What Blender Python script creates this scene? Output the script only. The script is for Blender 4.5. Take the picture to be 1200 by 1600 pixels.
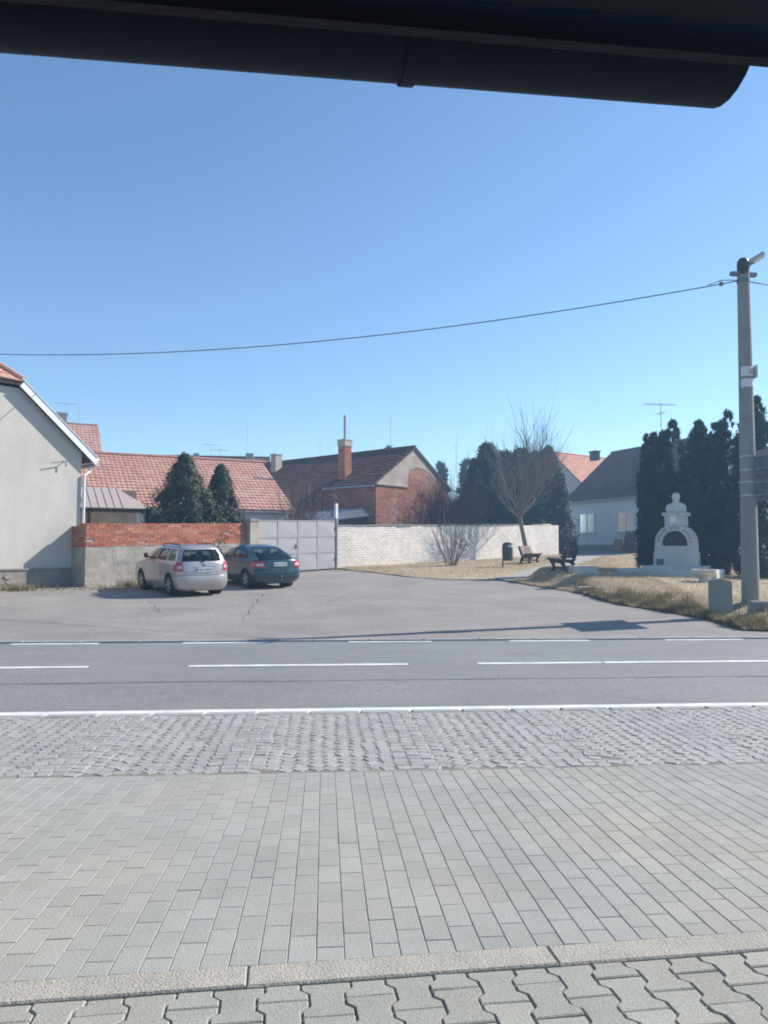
import bpy, bmesh, math, random
import numpy as np
from mathutils import Vector, Matrix, Euler, noise as mnoise

random.seed(7)
rng = np.random.default_rng(11)
SC = bpy.context.scene
COL = SC.collection
for _o in list(bpy.data.objects):
    bpy.data.objects.remove(_o, do_unlink=True)
R = math.radians

# ------------------------------------------------------------------ camera
F_PX, PITCH, YAW, ROLL, CAM_H = 1205.0, R(2.85), R(4.4), R(0.15), 1.60
cam_data = bpy.data.cameras.new('camera')
cam_data.sensor_fit = 'HORIZONTAL'
cam_data.sensor_width = 36.0
cam_data.lens = 36.0 * F_PX / 1200.0
cam_data.clip_start = 0.05
cam_data.clip_end = 6000
cam = bpy.data.objects.new('camera', cam_data)
COL.objects.link(cam)
cam.location = (0, 0, CAM_H)
cam.rotation_euler = (Matrix.Rotation(-YAW, 4, 'Z') @ Matrix.Rotation(math.pi / 2 + PITCH, 4, 'X')
                      @ Matrix.Rotation(ROLL, 4, 'Z')).to_euler()
SC.camera = cam

# ------------------------------------------------------------------ sky and sun
SUN_EL, SUN_AZ = R(36.0), R(72.0)          # azimuth from +Y (across the road) towards +X
world = bpy.data.worlds.new('World')
SC.world = world
world.use_nodes = True
wn = world.node_tree
bg = wn.nodes['Background']
sky = wn.nodes.new('ShaderNodeTexSky')
sky.sky_type = 'NISHITA'
sky.sun_disc = False
sky.sun_elevation = SUN_EL
sky.sun_rotation = SUN_AZ
sky.altitude = 200
sky.air_density = 1.0
sky.dust_density = 0.15
sky.ozone_density = 2.2
sky_tint = wn.nodes.new('ShaderNodeMix')
sky_tint.data_type = 'RGBA'; sky_tint.blend_type = 'MULTIPLY'
sky_tint.inputs[0].default_value = 1.0
sky_tint.inputs[7].default_value = (0.90, 1.02, 1.08, 1)
wn.links.new(sky.outputs[0], sky_tint.inputs[6])
wn.links.new(sky_tint.outputs[2], bg.inputs[0])
bg.inputs[1].default_value = 0.105
sun_data = bpy.data.lights.new('sun', 'SUN')
sun_data.energy = 4.5
sun_data.angle = R(0.53)
sun_data.color = (1.0, 0.94, 0.85)
sun = bpy.data.objects.new('sun', sun_data)
COL.objects.link(sun)
_sd = Vector((math.sin(SUN_AZ) * math.cos(SUN_EL), math.cos(SUN_AZ) * math.cos(SUN_EL), math.sin(SUN_EL)))
sun.rotation_euler = _sd.to_track_quat('Z', 'Y').to_euler()
sun.location = _sd * 50
SC.view_settings.view_transform = 'Standard'
SC.view_settings.look = 'None'
SC.view_settings.exposure = 0.72
SC.view_settings.gamma = 1.0
SC.view_settings.use_curve_mapping = False
try:
    SC.cycles.use_denoising = True
    SC.cycles.max_bounces = 6
    SC.cycles.filter_width = 1.9
    SC.cycles.transparent_max_bounces = 8
    SC.cycles.volume_bounces = 0
    SC.cycles.sample_clamp_indirect = 6.0
except Exception:
    pass

# ------------------------------------------------------------------ geometry helpers
cY, sY = math.cos(YAW), math.sin(YAW)


def c2w(xc, d, z=0.0):
    """camera-levelled right / forward distances (metres) to world"""
    return Vector((xc * cY + d * sY, -xc * sY + d * cY, z))


def dirw(xc, d):
    v = c2w(xc, d)
    return Vector((v.x, v.y, 0)).normalized()


def at(px, py, d):
    u, v = (px - 600) / F_PX, (800 - py) / F_PX
    fw = math.cos(PITCH) - v * math.sin(PITCH)
    up = math.sin(PITCH) + v * math.cos(PITCH)
    s = d / fw
    return c2w(u * s, d, CAM_H + up * s)


def zt(x, y):
    """height of the ground beyond the road"""
    def sp(t):
        return (math.sqrt(t * t + 4.0) + t) / 2
    return 0.042 * (sp(y - 16.5) - sp(y - 62.0)) - 0.010


def gp(px, py, off=0.0, zf=zt):
    """ground point seen at a pixel of the 1200x1600 picture"""
    lo, hi = 0.6, 140.0
    for _ in range(50):
        m = (lo + hi) / 2
        p = at(px, py, m)
        if p.z > zf(p.x, p.y) + off:
            lo = m
        else:
            hi = m
    return at(px, py, lo)


class MB:
    def __init__(self):
        self.v, self.f, self.m = [], [], []

    def quad(self, a, b, c, d, mi=0):
        n = len(self.v)
        self.v += [tuple(a), tuple(b), tuple(c), tuple(d)]
        self.f.append((n, n + 1, n + 2, n + 3)); self.m.append(mi)

    def poly(self, pts, mi=0):
        n = len(self.v)
        self.v += [tuple(p) for p in pts]
        self.f.append(tuple(range(n, n + len(pts)))); self.m.append(mi)

    def box(self, c, s, ax=None, mi=0, skip=()):
        c = Vector(c)
        X, Y, Z = ax if ax else (Vector((1, 0, 0)), Vector((0, 1, 0)), Vector((0, 0, 1)))
        hx, hy, hz = X * (s[0] / 2), Y * (s[1] / 2), Z * (s[2] / 2)
        n = len(self.v)
        for k in (-1, 1):
            for j in (-1, 1):
                for i in (-1, 1):
                    self.v.append(tuple(c + hx * i + hy * j + hz * k))
        fs = {'b': (0, 2, 3, 1), 't': (4, 5, 7, 6), 'f': (0, 1, 5, 4), 'k': (2, 6, 7, 3), 'l': (0, 4, 6, 2), 'r': (1, 3, 7, 5)}
        for k, q in fs.items():
            if k in skip:
                continue
            self.f.append(tuple(n + t for t in q)); self.m.append(mi)

    def chamfer(self, c, s, ax=None, b=0.006, mi=0):
        """box with chamfered top, open below"""
        c = Vector(c)
        X, Y, Z = ax if ax else (Vector((1, 0, 0)), Vector((0, 1, 0)), Vector((0, 0, 1)))
        n = len(self.v)
        hx, hy, hz = s[0] / 2, s[1] / 2, s[2] / 2
        for (dx, dy, z) in ((hx, hy, -hz), (hx, hy, hz - b), (hx - b, hy - b, hz)):
            for (i, j) in ((-1, -1), (1, -1), (1, 1), (-1, 1)):
                self.v.append(tuple(c + X * (dx * i) + Y * (dy * j) + Z * z))
        for r in range(2):
            for k in range(4):
                a, d = n + r * 4 + k, n + r * 4 + (k + 1) % 4
                self.f.append((a, d, d + 4, a + 4)); self.m.append(mi)
        self.f.append((n + 8, n + 9, n + 10, n + 11)); self.m.append(mi)

    def tube(self, pts, rad, seg=6, cap=True, mi=0):
        pts = [Vector(p) for p in pts]
        if not isinstance(rad, (list, tuple)):
            rad = [rad] * len(pts)
        n0 = len(self.v)
        for i, p in enumerate(pts):
            t = (pts[min(i + 1, len(pts) - 1)] - pts[max(i - 1, 0)])
            t = t.normalized() if t.length > 1e-9 else Vector((0, 0, 1))
            a = Vector((0, 0, 1)) if abs(t.z) < 0.9 else Vector((1, 0, 0))
            x = t.cross(a).normalized(); y = t.cross(x)
            for k in range(seg):
                th = 2 * math.pi * k / seg
                self.v.append(tuple(p + (x * math.cos(th) + y * math.sin(th)) * rad[i]))
        for i in range(len(pts) - 1):
            for k in range(seg):
                a, b = n0 + i * seg + k, n0 + i * seg + (k + 1) % seg
                self.f.append((a, a + seg, b + seg, b)); self.m.append(mi)
        if cap:
            self.f.append(tuple(n0 + k for k in range(seg))); self.m.append(mi)
            e = n0 + (len(pts) - 1) * seg
            self.f.append(tuple(e + seg - 1 - k for k in range(seg))); self.m.append(mi)

    def lathe(self, c, prof, seg=16, mi=0, ax=None):
        """prof: list of (radius, height) from bottom to top"""
        c = Vector(c)
        X, Y, Z = ax if ax else (Vector((1, 0, 0)), Vector((0, 1, 0)), Vector((0, 0, 1)))
        n0 = len(self.v)
        for (r, z) in prof:
            for k in range(seg):
                th = 2 * math.pi * k / seg
                self.v.append(tuple(c + X * (r * math.cos(th)) + Y * (r * math.sin(th)) + Z * z))
        for i in range(len(prof) - 1):
            for k in range(seg):
                a, b = n0 + i * seg + k, n0 + i * seg + (k + 1) % seg
                self.f.append((a, b, b + seg, a + seg)); self.m.append(mi)
        self.f.append(tuple(n0 + seg - 1 - k for k in range(seg))); self.m.append(mi)
        e = n0 + (len(prof) - 1) * seg
        self.f.append(tuple(e + k for k in range(seg))); self.m.append(mi)

    def prism(self, poly, o, X, Y, N, th, mi=0):
        """extrude a 2-d outline lying in the X,Y plane at o by th along N"""
        o = Vector(o)
        a = [o + X * p[0] + Y * p[1] for p in poly]
        b = [p + N * th for p in a]
        n, k = len(self.v), len(poly)
        self.v += [tuple(p) for p in a] + [tuple(p) for p in b]
        self.f.append(tuple(n + k - 1 - i for i in range(k))); self.m.append(mi)
        self.f.append(tuple(n + k + i for i in range(k))); self.m.append(mi)
        for i in range(k):
            j = (i + 1) % k
            self.f.append((n + i, n + j, n + k + j, n + k + i)); self.m.append(mi)

    def grid(self, P, mi=0, closed_u=False):
        n0, nu, nv = len(self.v), len(P), len(P[0])
        for row in P:
            self.v += [tuple(p) for p in row]
        for i in range(nu - (0 if closed_u else 1)):
            for j in range(nv - 1):
                a = n0 + i * nv + j
                b = n0 + ((i + 1) % nu) * nv + j
                self.f.append((a, b, b + 1, a + 1)); self.m.append(mi)

    def build(self, name, mats, parent=None, smooth=False, kind=None, fix=False, auto=None):
        me = bpy.data.meshes.new(name)
        rt = parent
        while rt is not None and rt.parent is not None:
            rt = rt.parent
        off = rt.location if (rt is not None and rt.get('_world')) else None
        if off is not None and off.length > 0:
            V = [(x - off.x, y - off.y, z - off.z) for (x, y, z) in self.v]
        else:
            V = self.v
        me.from_pydata(V, [], self.f)
        if not isinstance(mats, (list, tuple)):
            mats = [mats]
        for m in mats:
            me.materials.append(m)
        if len(mats) > 1:
            me.polygons.foreach_set('material_index', self.m)
        if fix:
            bm = bmesh.new(); bm.from_mesh(me)
            bmesh.ops.remove_doubles(bm, verts=bm.verts, dist=1e-5)
            bmesh.ops.recalc_face_normals(bm, faces=bm.faces)
            bm.to_mesh(me); bm.free()
        if smooth:
            me.polygons.foreach_set('use_smooth', [True] * len(me.polygons))
            if auto:
                try:
                    me.set_sharp_from_angle(angle=R(auto))
                except Exception:
                    pass
        me.update()
        o = bpy.data.objects.new(name, me)
        COL.objects.link(o)
        if parent is not None:
            o.parent = parent
        if kind:
            o['kind'] = kind
        return o


def empty(name, loc, label, cat, group=None, rz=0.0, world=True):
    o = bpy.data.objects.new(name, None)
    COL.objects.link(o)
    o.empty_display_size = 0.3
    o.location = loc
    o.rotation_euler = (0, 0, rz)
    o['label'] = label; o['category'] = cat
    if group:
        o['group'] = group
    if world:
        o['_world'] = 1       # children meshes are given in world coordinates (root has no rotation)
    return o


def tag(o, label, cat, group=None):
    o['label'] = label; o['category'] = cat
    if group:
        o['group'] = group
    return o


def struct(o):
    o['kind'] = 'structure'
    return o


# ------------------------------------------------------------------ materials
def new_mat(name):
    m = bpy.data.materials.new(name)
    m.use_nodes = True
    nt = m.node_tree
    return m, nt, nt.nodes['Principled BSDF']


def mat(name, c1, c2=None, scale=6.0, rough=0.8, bump=0.0, bscale=None, stain=None, sscale=0.6, samt=0.5,
        vary=0.0, metal=0.0, spec=0.4, detail=6.0, fine=0.0, fscale=120.0, stretch=None, coat=0.0, hue=0.0):
    """procedural surface: two-tone noise, larger stains, fine speckle, per-piece variation and bump"""
    m, nt, b = new_mat(name)
    N, L = nt.nodes, nt.links
    geo = N.new('ShaderNodeNewGeometry')
    pos = geo.outputs['Position']
    if stretch:
        mp = N.new('ShaderNodeMapping'); mp.inputs['Scale'].default_value = stretch
        L.new(pos, mp.inputs['Vector']); pos = mp.outputs[0]
    c2 = c2 or tuple(x * 0.8 for x in c1)
    nz = N.new('ShaderNodeTexNoise')
    nz.inputs['Scale'].default_value = scale; nz.inputs['Detail'].default_value = detail
    nz.inputs['Roughness'].default_value = 0.62
    L.new(pos, nz.inputs['Vector'])
    rp = N.new('ShaderNodeValToRGB')
    rp.color_ramp.elements[0].position = 0.33; rp.color_ramp.elements[1].position = 0.68
    rp.color_ramp.elements[0].color = (*c2, 1); rp.color_ramp.elements[1].color = (*c1, 1)
    L.new(nz.outputs['Fac'], rp.inputs[0])
    col = rp.outputs[0]

    def mix(blend, fac, a, bb):
        x = N.new('ShaderNodeMix'); x.data_type = 'RGBA'; x.blend_type = blend
        if isinstance(fac, (int, float)):
            x.inputs[0].default_value = fac
        else:
            L.new(fac, x.inputs[0])
        L.new(a, x.inputs[6])
        if isinstance(bb, tuple):
            x.inputs[7].default_value = (*bb, 1)
        else:
            L.new(bb, x.inputs[7])
        return x.outputs[2]
    if stain:
        n2 = N.new('ShaderNodeTexNoise'); n2.inputs['Scale'].default_value = sscale
        n2.inputs['Detail'].default_value = 5; n2.inputs['Distortion'].default_value = 0.4
        L.new(pos, n2.inputs['Vector'])
        r2 = N.new('ShaderNodeMapRange'); r2.inputs[1].default_value = 0.45; r2.inputs[2].default_value = 0.7
        r2.inputs[4].default_value = samt
        L.new(n2.outputs['Fac'], r2.inputs[0])
        col = mix('MIX', r2.outputs[0], col, stain)
    if fine > 0:
        n3 = N.new('ShaderNodeTexNoise'); n3.inputs['Scale'].default_value = fscale; n3.inputs['Detail'].default_value = 2
        L.new(geo.outputs['Position'], n3.inputs['Vector'])
        r3 = N.new('ShaderNodeMapRange'); r3.inputs[1].default_value = 0.3; r3.inputs[2].default_value = 0.7
        r3.inputs[3].default_value = 1 - fine; r3.inputs[4].default_value = 1 + fine
        L.new(n3.outputs['Fac'], r3.inputs[0])
        cc = N.new('ShaderNodeCombineColor')
        for k in range(3):
            L.new(r3.outputs[0], cc.inputs[k])
        col = mix('MULTIPLY', 1.0, col, cc.outputs[0])
    if vary > 0:
        oi = N.new('ShaderNodeObjectInfo')
        ad = N.new('ShaderNodeMath'); ad.operation = 'ADD'
        L.new(oi.outputs['Random'], ad.inputs[0]); L.new(geo.outputs['Random Per Island'], ad.inputs[1])
        fr = N.new('ShaderNodeMath'); fr.operation = 'FRACT'; L.new(ad.outputs[0], fr.inputs[0])
        mr = N.new('ShaderNodeMapRange'); mr.inputs[3].default_value = 1 - vary; mr.inputs[4].default_value = 1 + vary
        L.new(fr.outputs[0], mr.inputs[0])
        hs = N.new('ShaderNodeHueSaturation')
        L.new(mr.outputs[0], hs.inputs['Value']); L.new(col, hs.inputs['Color'])
        if hue > 0:
            m7 = N.new('ShaderNodeMath'); m7.operation = 'MULTIPLY'; m7.inputs[1].default_value = 7.31
            L.new(fr.outputs[0], m7.inputs[0])
            f7 = N.new('ShaderNodeMath'); f7.operation = 'FRACT'; L.new(m7.outputs[0], f7.inputs[0])
            mh = N.new('ShaderNodeMapRange'); mh.inputs[3].default_value = 0.5 - hue; mh.inputs[4].default_value = 0.5 + hue
            L.new(f7.outputs[0], mh.inputs[0]); L.new(mh.outputs[0], hs.inputs['Hue'])
        col = hs.outputs[0]
    L.new(col, b.inputs['Base Color'])
    b.inputs['Roughness'].default_value = rough
    b.inputs['Metallic'].default_value = metal
    b.inputs['Specular IOR Level'].default_value = spec
    if coat:
        b.inputs['Coat Weight'].default_value = coat; b.inputs['Coat Roughness'].default_value = 0.06
    if bump > 0:
        nb = N.new('ShaderNodeTexNoise'); nb.inputs['Scale'].default_value = bscale or scale * 4
        nb.inputs['Detail'].default_value = 5
        L.new(pos, nb.inputs['Vector'])
        bp = N.new('ShaderNodeBump'); bp.inputs['Strength'].default_value = bump; bp.inputs['Distance'].default_value = 0.02
        L.new(nb.outputs['Fac'], bp.inputs['Height']); L.new(bp.outputs[0], b.inputs['Normal'])
    return m


def glass_mat(name, tint=(0.6, 0.68, 0.7), rough=0.02, ior=1.25):
    m, nt, b = new_mat(name)
    N, L = nt.nodes, nt.links
    tr = N.new('ShaderNodeBsdfTransparent'); tr.inputs[0].default_value = (*tint, 1)
    gl = N.new('ShaderNodeBsdfGlossy'); gl.inputs['Roughness'].default_value = rough
    fr = N.new('ShaderNodeFresnel'); fr.inputs[0].default_value = ior
    ms = N.new('ShaderNodeMixShader')
    L.new(fr.outputs[0], ms.inputs[0]); L.new(tr.outputs[0], ms.inputs[1]); L.new(gl.outputs[0], ms.inputs[2])
    L.new(ms.outputs[0], N['Material Output'].inputs['Surface'])
    return m


def leaf_mat(name, c1, c2, trans=0.25, rough=0.6):
    m, nt, b = new_mat(name)
    N, L = nt.nodes, nt.links
    geo = N.new('ShaderNodeNewGeometry')
    nz = N.new('ShaderNodeTexNoise'); nz.inputs['Scale'].default_value = 1.6; nz.inputs['Detail'].default_value = 3
    L.new(geo.outputs['Position'], nz.inputs['Vector'])
    ad = N.new('ShaderNodeMath'); ad.operation = 'ADD'
    L.new(nz.outputs['Fac'], ad.inputs[0]); L.new(geo.outputs['Random Per Island'], ad.inputs[1])
    hf = N.new('ShaderNodeMath'); hf.operation = 'MULTIPLY'; hf.inputs[1].default_value = 0.5
    L.new(ad.outputs[0], hf.inputs[0])
    rp = N.new('ShaderNodeValToRGB')
    rp.color_ramp.elements[0].position = 0.2; rp.color_ramp.elements[1].position = 0.8
    rp.color_ramp.elements[0].color = (*c2, 1); rp.color_ramp.elements[1].color = (*c1, 1)
    L.new(hf.outputs[0], rp.inputs[0])
    L.new(rp.outputs[0], b.inputs['Base Color'])
    b.inputs['Roughness'].default_value = rough
    b.inputs['Specular IOR Level'].default_value = 0.25
    if trans > 0:
        tl = N.new('ShaderNodeBsdfTranslucent'); L.new(rp.outputs[0], tl.inputs[0])
        ms = N.new('ShaderNodeMixShader'); ms.inputs[0].default_value = trans
        L.new(b.outputs[0], ms.inputs[1]); L.new(tl.outputs[0], ms.inputs[2])
        L.new(ms.outputs[0], N['Material Output'].inputs['Surface'])
    return m


M = {}
M['road'] = mat('road_asphalt', (0.232, 0.228, 0.216), (0.182, 0.181, 0.173), 0.9, 0.7, 0.5, 120, stain=(0.255, 0.252, 0.242), sscale=0.5, samt=0.5, fine=0.30, fscale=45, detail=9, spec=0.5, stretch=(0.5, 1, 1))
M['lot'] = mat('lot_asphalt', (0.325, 0.295, 0.268), (0.242, 0.221, 0.204), 0.55, 0.85, 0.6, 90, stain=(0.165, 0.155, 0.15), sscale=0.42, samt=0.38, fine=0.30, fscale=28, detail=9, spec=0.3)
M['tar'] = mat('tar_seam', (0.055, 0.055, 0.06), (0.08, 0.08, 0.08), 8, 0.5)
M['paint'] = mat('road_paint', (0.80, 0.80, 0.78), (0.60, 0.60, 0.58), 5, 0.6, 0.2, 90, stain=(0.42, 0.42, 0.42), sscale=3.0, samt=0.5)
M['paver'] = mat('concrete_paver', (0.335, 0.337, 0.308), (0.288, 0.29, 0.264), 2.2, 0.88, 0.28, 150, stain=(0.39, 0.345, 0.28), sscale=0.8, samt=0.55, vary=0.055, hue=0.008, fine=0.14, fscale=190, spec=0.25)
M['paver2'] = mat('interlocking_paver_concrete', (0.335, 0.335, 0.295), (0.285, 0.285, 0.25), 3.0, 0.88, 0.25, 150, stain=(0.33, 0.30, 0.245), sscale=1.1, samt=0.5, vary=0.07, fine=0.22, fscale=170, spec=0.25)
M['joint'] = mat('joint_sand', (0.31, 0.285, 0.24), (0.16, 0.15, 0.125), 3, 0.95, 0.4, 120)
M['kerb'] = mat('kerb_concrete', (0.41, 0.38, 0.32), (0.34, 0.315, 0.27), 9, 0.9, 0.45, 110, stain=(0.27, 0.25, 0.215), sscale=3.0, samt=0.5, fine=0.22, fscale=130, vary=0.05)
M['kerb_stone'] = mat('kerb_stone_grey', (0.36, 0.36, 0.35), (0.29, 0.29, 0.285), 6, 0.85, 0.5, 90, fine=0.2, vary=0.06)
M['cobble'] = mat('granite_sett', (0.33, 0.325, 0.305), (0.28, 0.278, 0.265), 14, 0.7, 0.35, 60, stain=(0.37, 0.345, 0.32), sscale=1.3, samt=0.5, vary=0.10, hue=0.015, fine=0.2, fscale=150, spec=0.5)
M['ground'] = mat('bare_ground', (0.20, 0.165, 0.11), (0.13, 0.11, 0.075), 1.2, 0.95, 0.5, 20)
M['lawn'] = mat('dry_lawn_soil', (0.47, 0.365, 0.245), (0.36, 0.285, 0.185), 1.6, 0.95, 0.9, 40, stain=(0.23, 0.215, 0.11), sscale=0.7, samt=0.6, fine=0.12, fscale=30)
M['grass'] = leaf_mat('dry_grass', (0.70, 0.55, 0.39), (0.42, 0.33, 0.21), 0.25, 0.8)
M['grass_green'] = leaf_mat('rough_grass', (0.36, 0.28, 0.15), (0.12, 0.115, 0.05), 0.25, 0.8)
M['path'] = mat('path_concrete', (0.36, 0.34, 0.31), (0.30, 0.285, 0.26), 2, 0.9, 0.5, 60, fine=0.2, fscale=40)
M['plaster'] = mat('cream_grey_plaster', (0.56, 0.53, 0.475), (0.47, 0.445, 0.40), 1.1, 0.92, 0.35, 40, stain=(0.40, 0.385, 0.35), sscale=0.45, samt=0.6, fine=0.08, fscale=25, stretch=(1, 1, 0.5))
M['plinth'] = mat('plinth_plaster', (0.30, 0.27, 0.23), (0.22, 0.20, 0.175), 3, 0.9, 0.6, 30)
M['stone'] = mat('plinth_stone', (0.40, 0.35, 0.28), (0.27, 0.235, 0.19), 5, 0.85, 0.5, 30, vary=0.2)
M['white_paint'] = mat('white_board', (0.80, 0.80, 0.80), (0.70, 0.70, 0.70), 4, 0.55)
M['zinc'] = mat('zinc_gutter', (0.42, 0.44, 0.46), (0.32, 0.33, 0.35), 5, 0.5, metal=0.4)
M['tile_red'] = mat('red_clay_tile', (0.49, 0.262, 0.20), (0.425, 0.22, 0.17), 1.6, 0.85, 0.3, 40, stain=(0.52, 0.34, 0.28), sscale=0.6, samt=0.6, vary=0.10, hue=0.012)
M['tile_orange'] = mat('orange_clay_tile', (0.56, 0.25, 0.14), (0.45, 0.19, 0.11), 1.6, 0.8, 0.3, 40, vary=0.12)
M['tile_dark'] = mat('old_brown_tile', (0.165, 0.062, 0.048), (0.105, 0.044, 0.038), 1.4, 0.9, 0.3, 40, stain=(0.10, 0.085, 0.06), sscale=0.8, samt=0.6, vary=0.25)
M['tile_maroon'] = mat('maroon_tile', (0.17, 0.066, 0.055), (0.115, 0.048, 0.042), 1.4, 0.85, 0.3, 40, vary=0.18)
M['timber'] = mat('dark_timber', (0.10, 0.075, 0.055), (0.06, 0.045, 0.035), 5, 0.8, 0.4, 30)
M['brick'] = mat('red_brick', (0.47, 0.17, 0.095), (0.33, 0.11, 0.065), 7, 0.9, 0.6, 60, stain=(0.50, 0.30, 0.21), sscale=1.2, samt=0.45, vary=0.28, hue=0.012)
M['brick_old'] = mat('old_red_brick', (0.41, 0.16, 0.105), (0.29, 0.11, 0.075), 6, 0.9, 0.6, 60, stain=(0.46, 0.33, 0.26), sscale=0.8, samt=0.55, vary=0.25, hue=0.012)
M['mortar'] = mat('lime_mortar', (0.42, 0.36, 0.30), (0.32, 0.27, 0.22), 8, 0.95, 0.5, 60)
M['render_grey'] = mat('rough_grey_render', (0.40, 0.36, 0.31), (0.30, 0.27, 0.235), 2.2, 0.95, 0.9, 18, stain=(0.25, 0.225, 0.195), sscale=0.9, samt=0.6, fine=0.2, fscale=22)
M['white_brick'] = mat('white_sand_lime_brick', (0.82, 0.755, 0.69), (0.76, 0.70, 0.64), 5, 0.9, 0.3, 60, stain=(0.54, 0.48, 0.42), sscale=0.6, samt=0.4, vary=0.09)
M['white_mortar'] = mat('grey_mortar', (0.42, 0.395, 0.37), (0.34, 0.32, 0.30), 8, 0.95)
M['coping'] = mat('coping_concrete', (0.33, 0.32, 0.31), (0.24, 0.235, 0.23), 3, 0.9, 0.4, 40, vary=0.12)
M['gate'] = mat('gate_grey_paint', (0.40, 0.385, 0.38), (0.36, 0.345, 0.34), 2, 0.55, 0.1, 30, vary=0.03, spec=0.4)
M['gate_frame'] = mat('gate_frame_paint', (0.33, 0.325, 0.33), (0.28, 0.275, 0.28), 3, 0.5)
M['steel'] = mat('weathered_steel', (0.22, 0.22, 0.23), (0.16, 0.16, 0.165), 6, 0.5, metal=0.5)
M['tin'] = mat('corrugated_tin', (0.62, 0.64, 0.66), (0.5, 0.52, 0.54), 4, 0.32, metal=0.8)
M['old_plaster'] = mat('peeling_plaster', (0.47, 0.41, 0.345), (0.36, 0.31, 0.265), 2.5, 0.95, 0.8, 20, stain=(0.36, 0.20, 0.145), sscale=1.0, samt=0.5)
M['chimney_plaster'] = mat('chimney_plaster', (0.50, 0.44, 0.36), (0.38, 0.335, 0.28), 4, 0.9, 0.4, 30)
M['house_white'] = mat('house_white_plaster', (0.78, 0.78, 0.76), (0.70, 0.70, 0.69), 1.3, 0.9, 0.2, 40, stain=(0.58, 0.575, 0.56), sscale=0.5, samt=0.45)
M['house_pink'] = mat('house_pink_plaster', (0.50, 0.40, 0.36), (0.44, 0.35, 0.315), 1.2, 0.9, 0.2, 30)
M['window_white'] = mat('window_frame_white', (0.78, 0.78, 0.78), (0.7, 0.7, 0.7), 4, 0.4)
M['dark_room'] = mat('dark_interior', (0.03, 0.03, 0.035), (0.02, 0.02, 0.025), 2, 0.9)
M['curtain'] = mat('net_curtain', (0.30, 0.31, 0.29), (0.17, 0.18, 0.17), 12, 0.95, stretch=(6, 6, 0.4))
M['glass'] = glass_mat('window_glass')
M['car_glass'] = glass_mat('tinted_car_glass', (0.50, 0.60, 0.60), ior=1.5)
M['concrete'] = mat('pole_concrete', (0.30, 0.285, 0.26), (0.235, 0.225, 0.205), 3, 0.9, 0.5, 60, stain=(0.25, 0.245, 0.235), sscale=0.9, samt=0.5, fine=0.15, fscale=60, stretch=(1, 1, 0.35))
M['monument'] = mat('monument_stone', (0.57, 0.56, 0.53), (0.49, 0.485, 0.46), 3, 0.85, 0.4, 50, stain=(0.36, 0.34, 0.29), sscale=1.4, samt=0.5)
M['bust'] = mat('bust_stone', (0.64, 0.62, 0.58), (0.55, 0.535, 0.50), 4, 0.8, 0.3, 40, stain=(0.42, 0.40, 0.36), sscale=3, samt=0.35)
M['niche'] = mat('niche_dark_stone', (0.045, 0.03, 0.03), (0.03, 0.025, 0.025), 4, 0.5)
M['letter'] = mat('dull_letter', (0.17, 0.165, 0.16), (0.12, 0.12, 0.12), 4, 0.6)
M['plaque'] = mat('dark_plaque', (0.10, 0.10, 0.13), (0.07, 0.07, 0.09), 4, 0.4)
M['bark'] = mat('grey_bark', (0.21, 0.165, 0.125), (0.12, 0.095, 0.075), 9, 0.95, 0.8, 40, stretch=(1, 1, 0.3))
M['twig'] = mat('brown_twig', (0.20, 0.135, 0.10), (0.125, 0.085, 0.065), 5, 0.9)
M['twig_pale'] = mat('pale_twig', (0.25, 0.195, 0.155), (0.165, 0.125, 0.10), 5, 0.9)
M['twig_dark'] = mat('dark_purple_twig', (0.085, 0.06, 0.055), (0.055, 0.04, 0.038), 5, 0.9)
M['thuja'] = leaf_mat('thuja_foliage', (0.036, 0.066, 0.036), (0.012, 0.026, 0.018), 0.12)
M['yew'] = leaf_mat('yew_foliage', (0.075, 0.082, 0.040), (0.026, 0.034, 0.022), 0.12)
M['spruce'] = leaf_mat('spruce_foliage', (0.046, 0.072, 0.046), (0.018, 0.032, 0.026), 0.1)
M['pine'] = leaf_mat('pine_foliage', (0.055, 0.085, 0.038), (0.022, 0.04, 0.022), 0.12)
M['bench_wood'] = mat('brown_bench_wood', (0.17, 0.095, 0.065), (0.10, 0.06, 0.045), 9, 0.6, 0.4, 60, vary=0.15)
M['bench_leg'] = mat('dark_bench_frame', (0.085, 0.06, 0.05), (0.055, 0.04, 0.035), 7, 0.7, 0.3, 50)
M['bin'] = mat('bin_dark_green', (0.05, 0.065, 0.06), (0.035, 0.045, 0.042), 5, 0.5)
M['bin_label'] = mat('bin_pale_band', (0.66, 0.62, 0.62), (0.58, 0.54, 0.54), 5, 0.5)
M['sign_back'] = mat('sign_back_grey', (0.22, 0.25, 0.29), (0.18, 0.205, 0.24), 4, 0.5, metal=0.3)
M['galv'] = mat('galvanised_steel', (0.55, 0.56, 0.57), (0.44, 0.45, 0.46), 8, 0.35, metal=0.7)
M['sticker'] = mat('white_notice', (0.72, 0.72, 0.72), (0.64, 0.64, 0.64), 6, 0.5)
M['sticker_mark'] = mat('faded_red_print', (0.50, 0.28, 0.30), (0.58, 0.42, 0.42), 20, 0.6)
M['lamp_body'] = mat('lamp_grey', (0.50, 0.48, 0.47), (0.42, 0.405, 0.40), 5, 0.45)
M['black_metal'] = mat('black_metal', (0.03, 0.03, 0.032), (0.02, 0.02, 0.022), 5, 0.5)
M['wire'] = mat('cable_sheath', (0.035, 0.04, 0.05), (0.025, 0.03, 0.035), 5, 0.6)
M['eave_wood'] = mat('flare_tinted_eave_wood', (0.002, 0.005, 0.019), (0.0015, 0.004, 0.015), 8, 0.85, 0.3, 30, stretch=(0.3, 3, 3))  # near-black navy: blue tint of lens flare put into the wood colour
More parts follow.
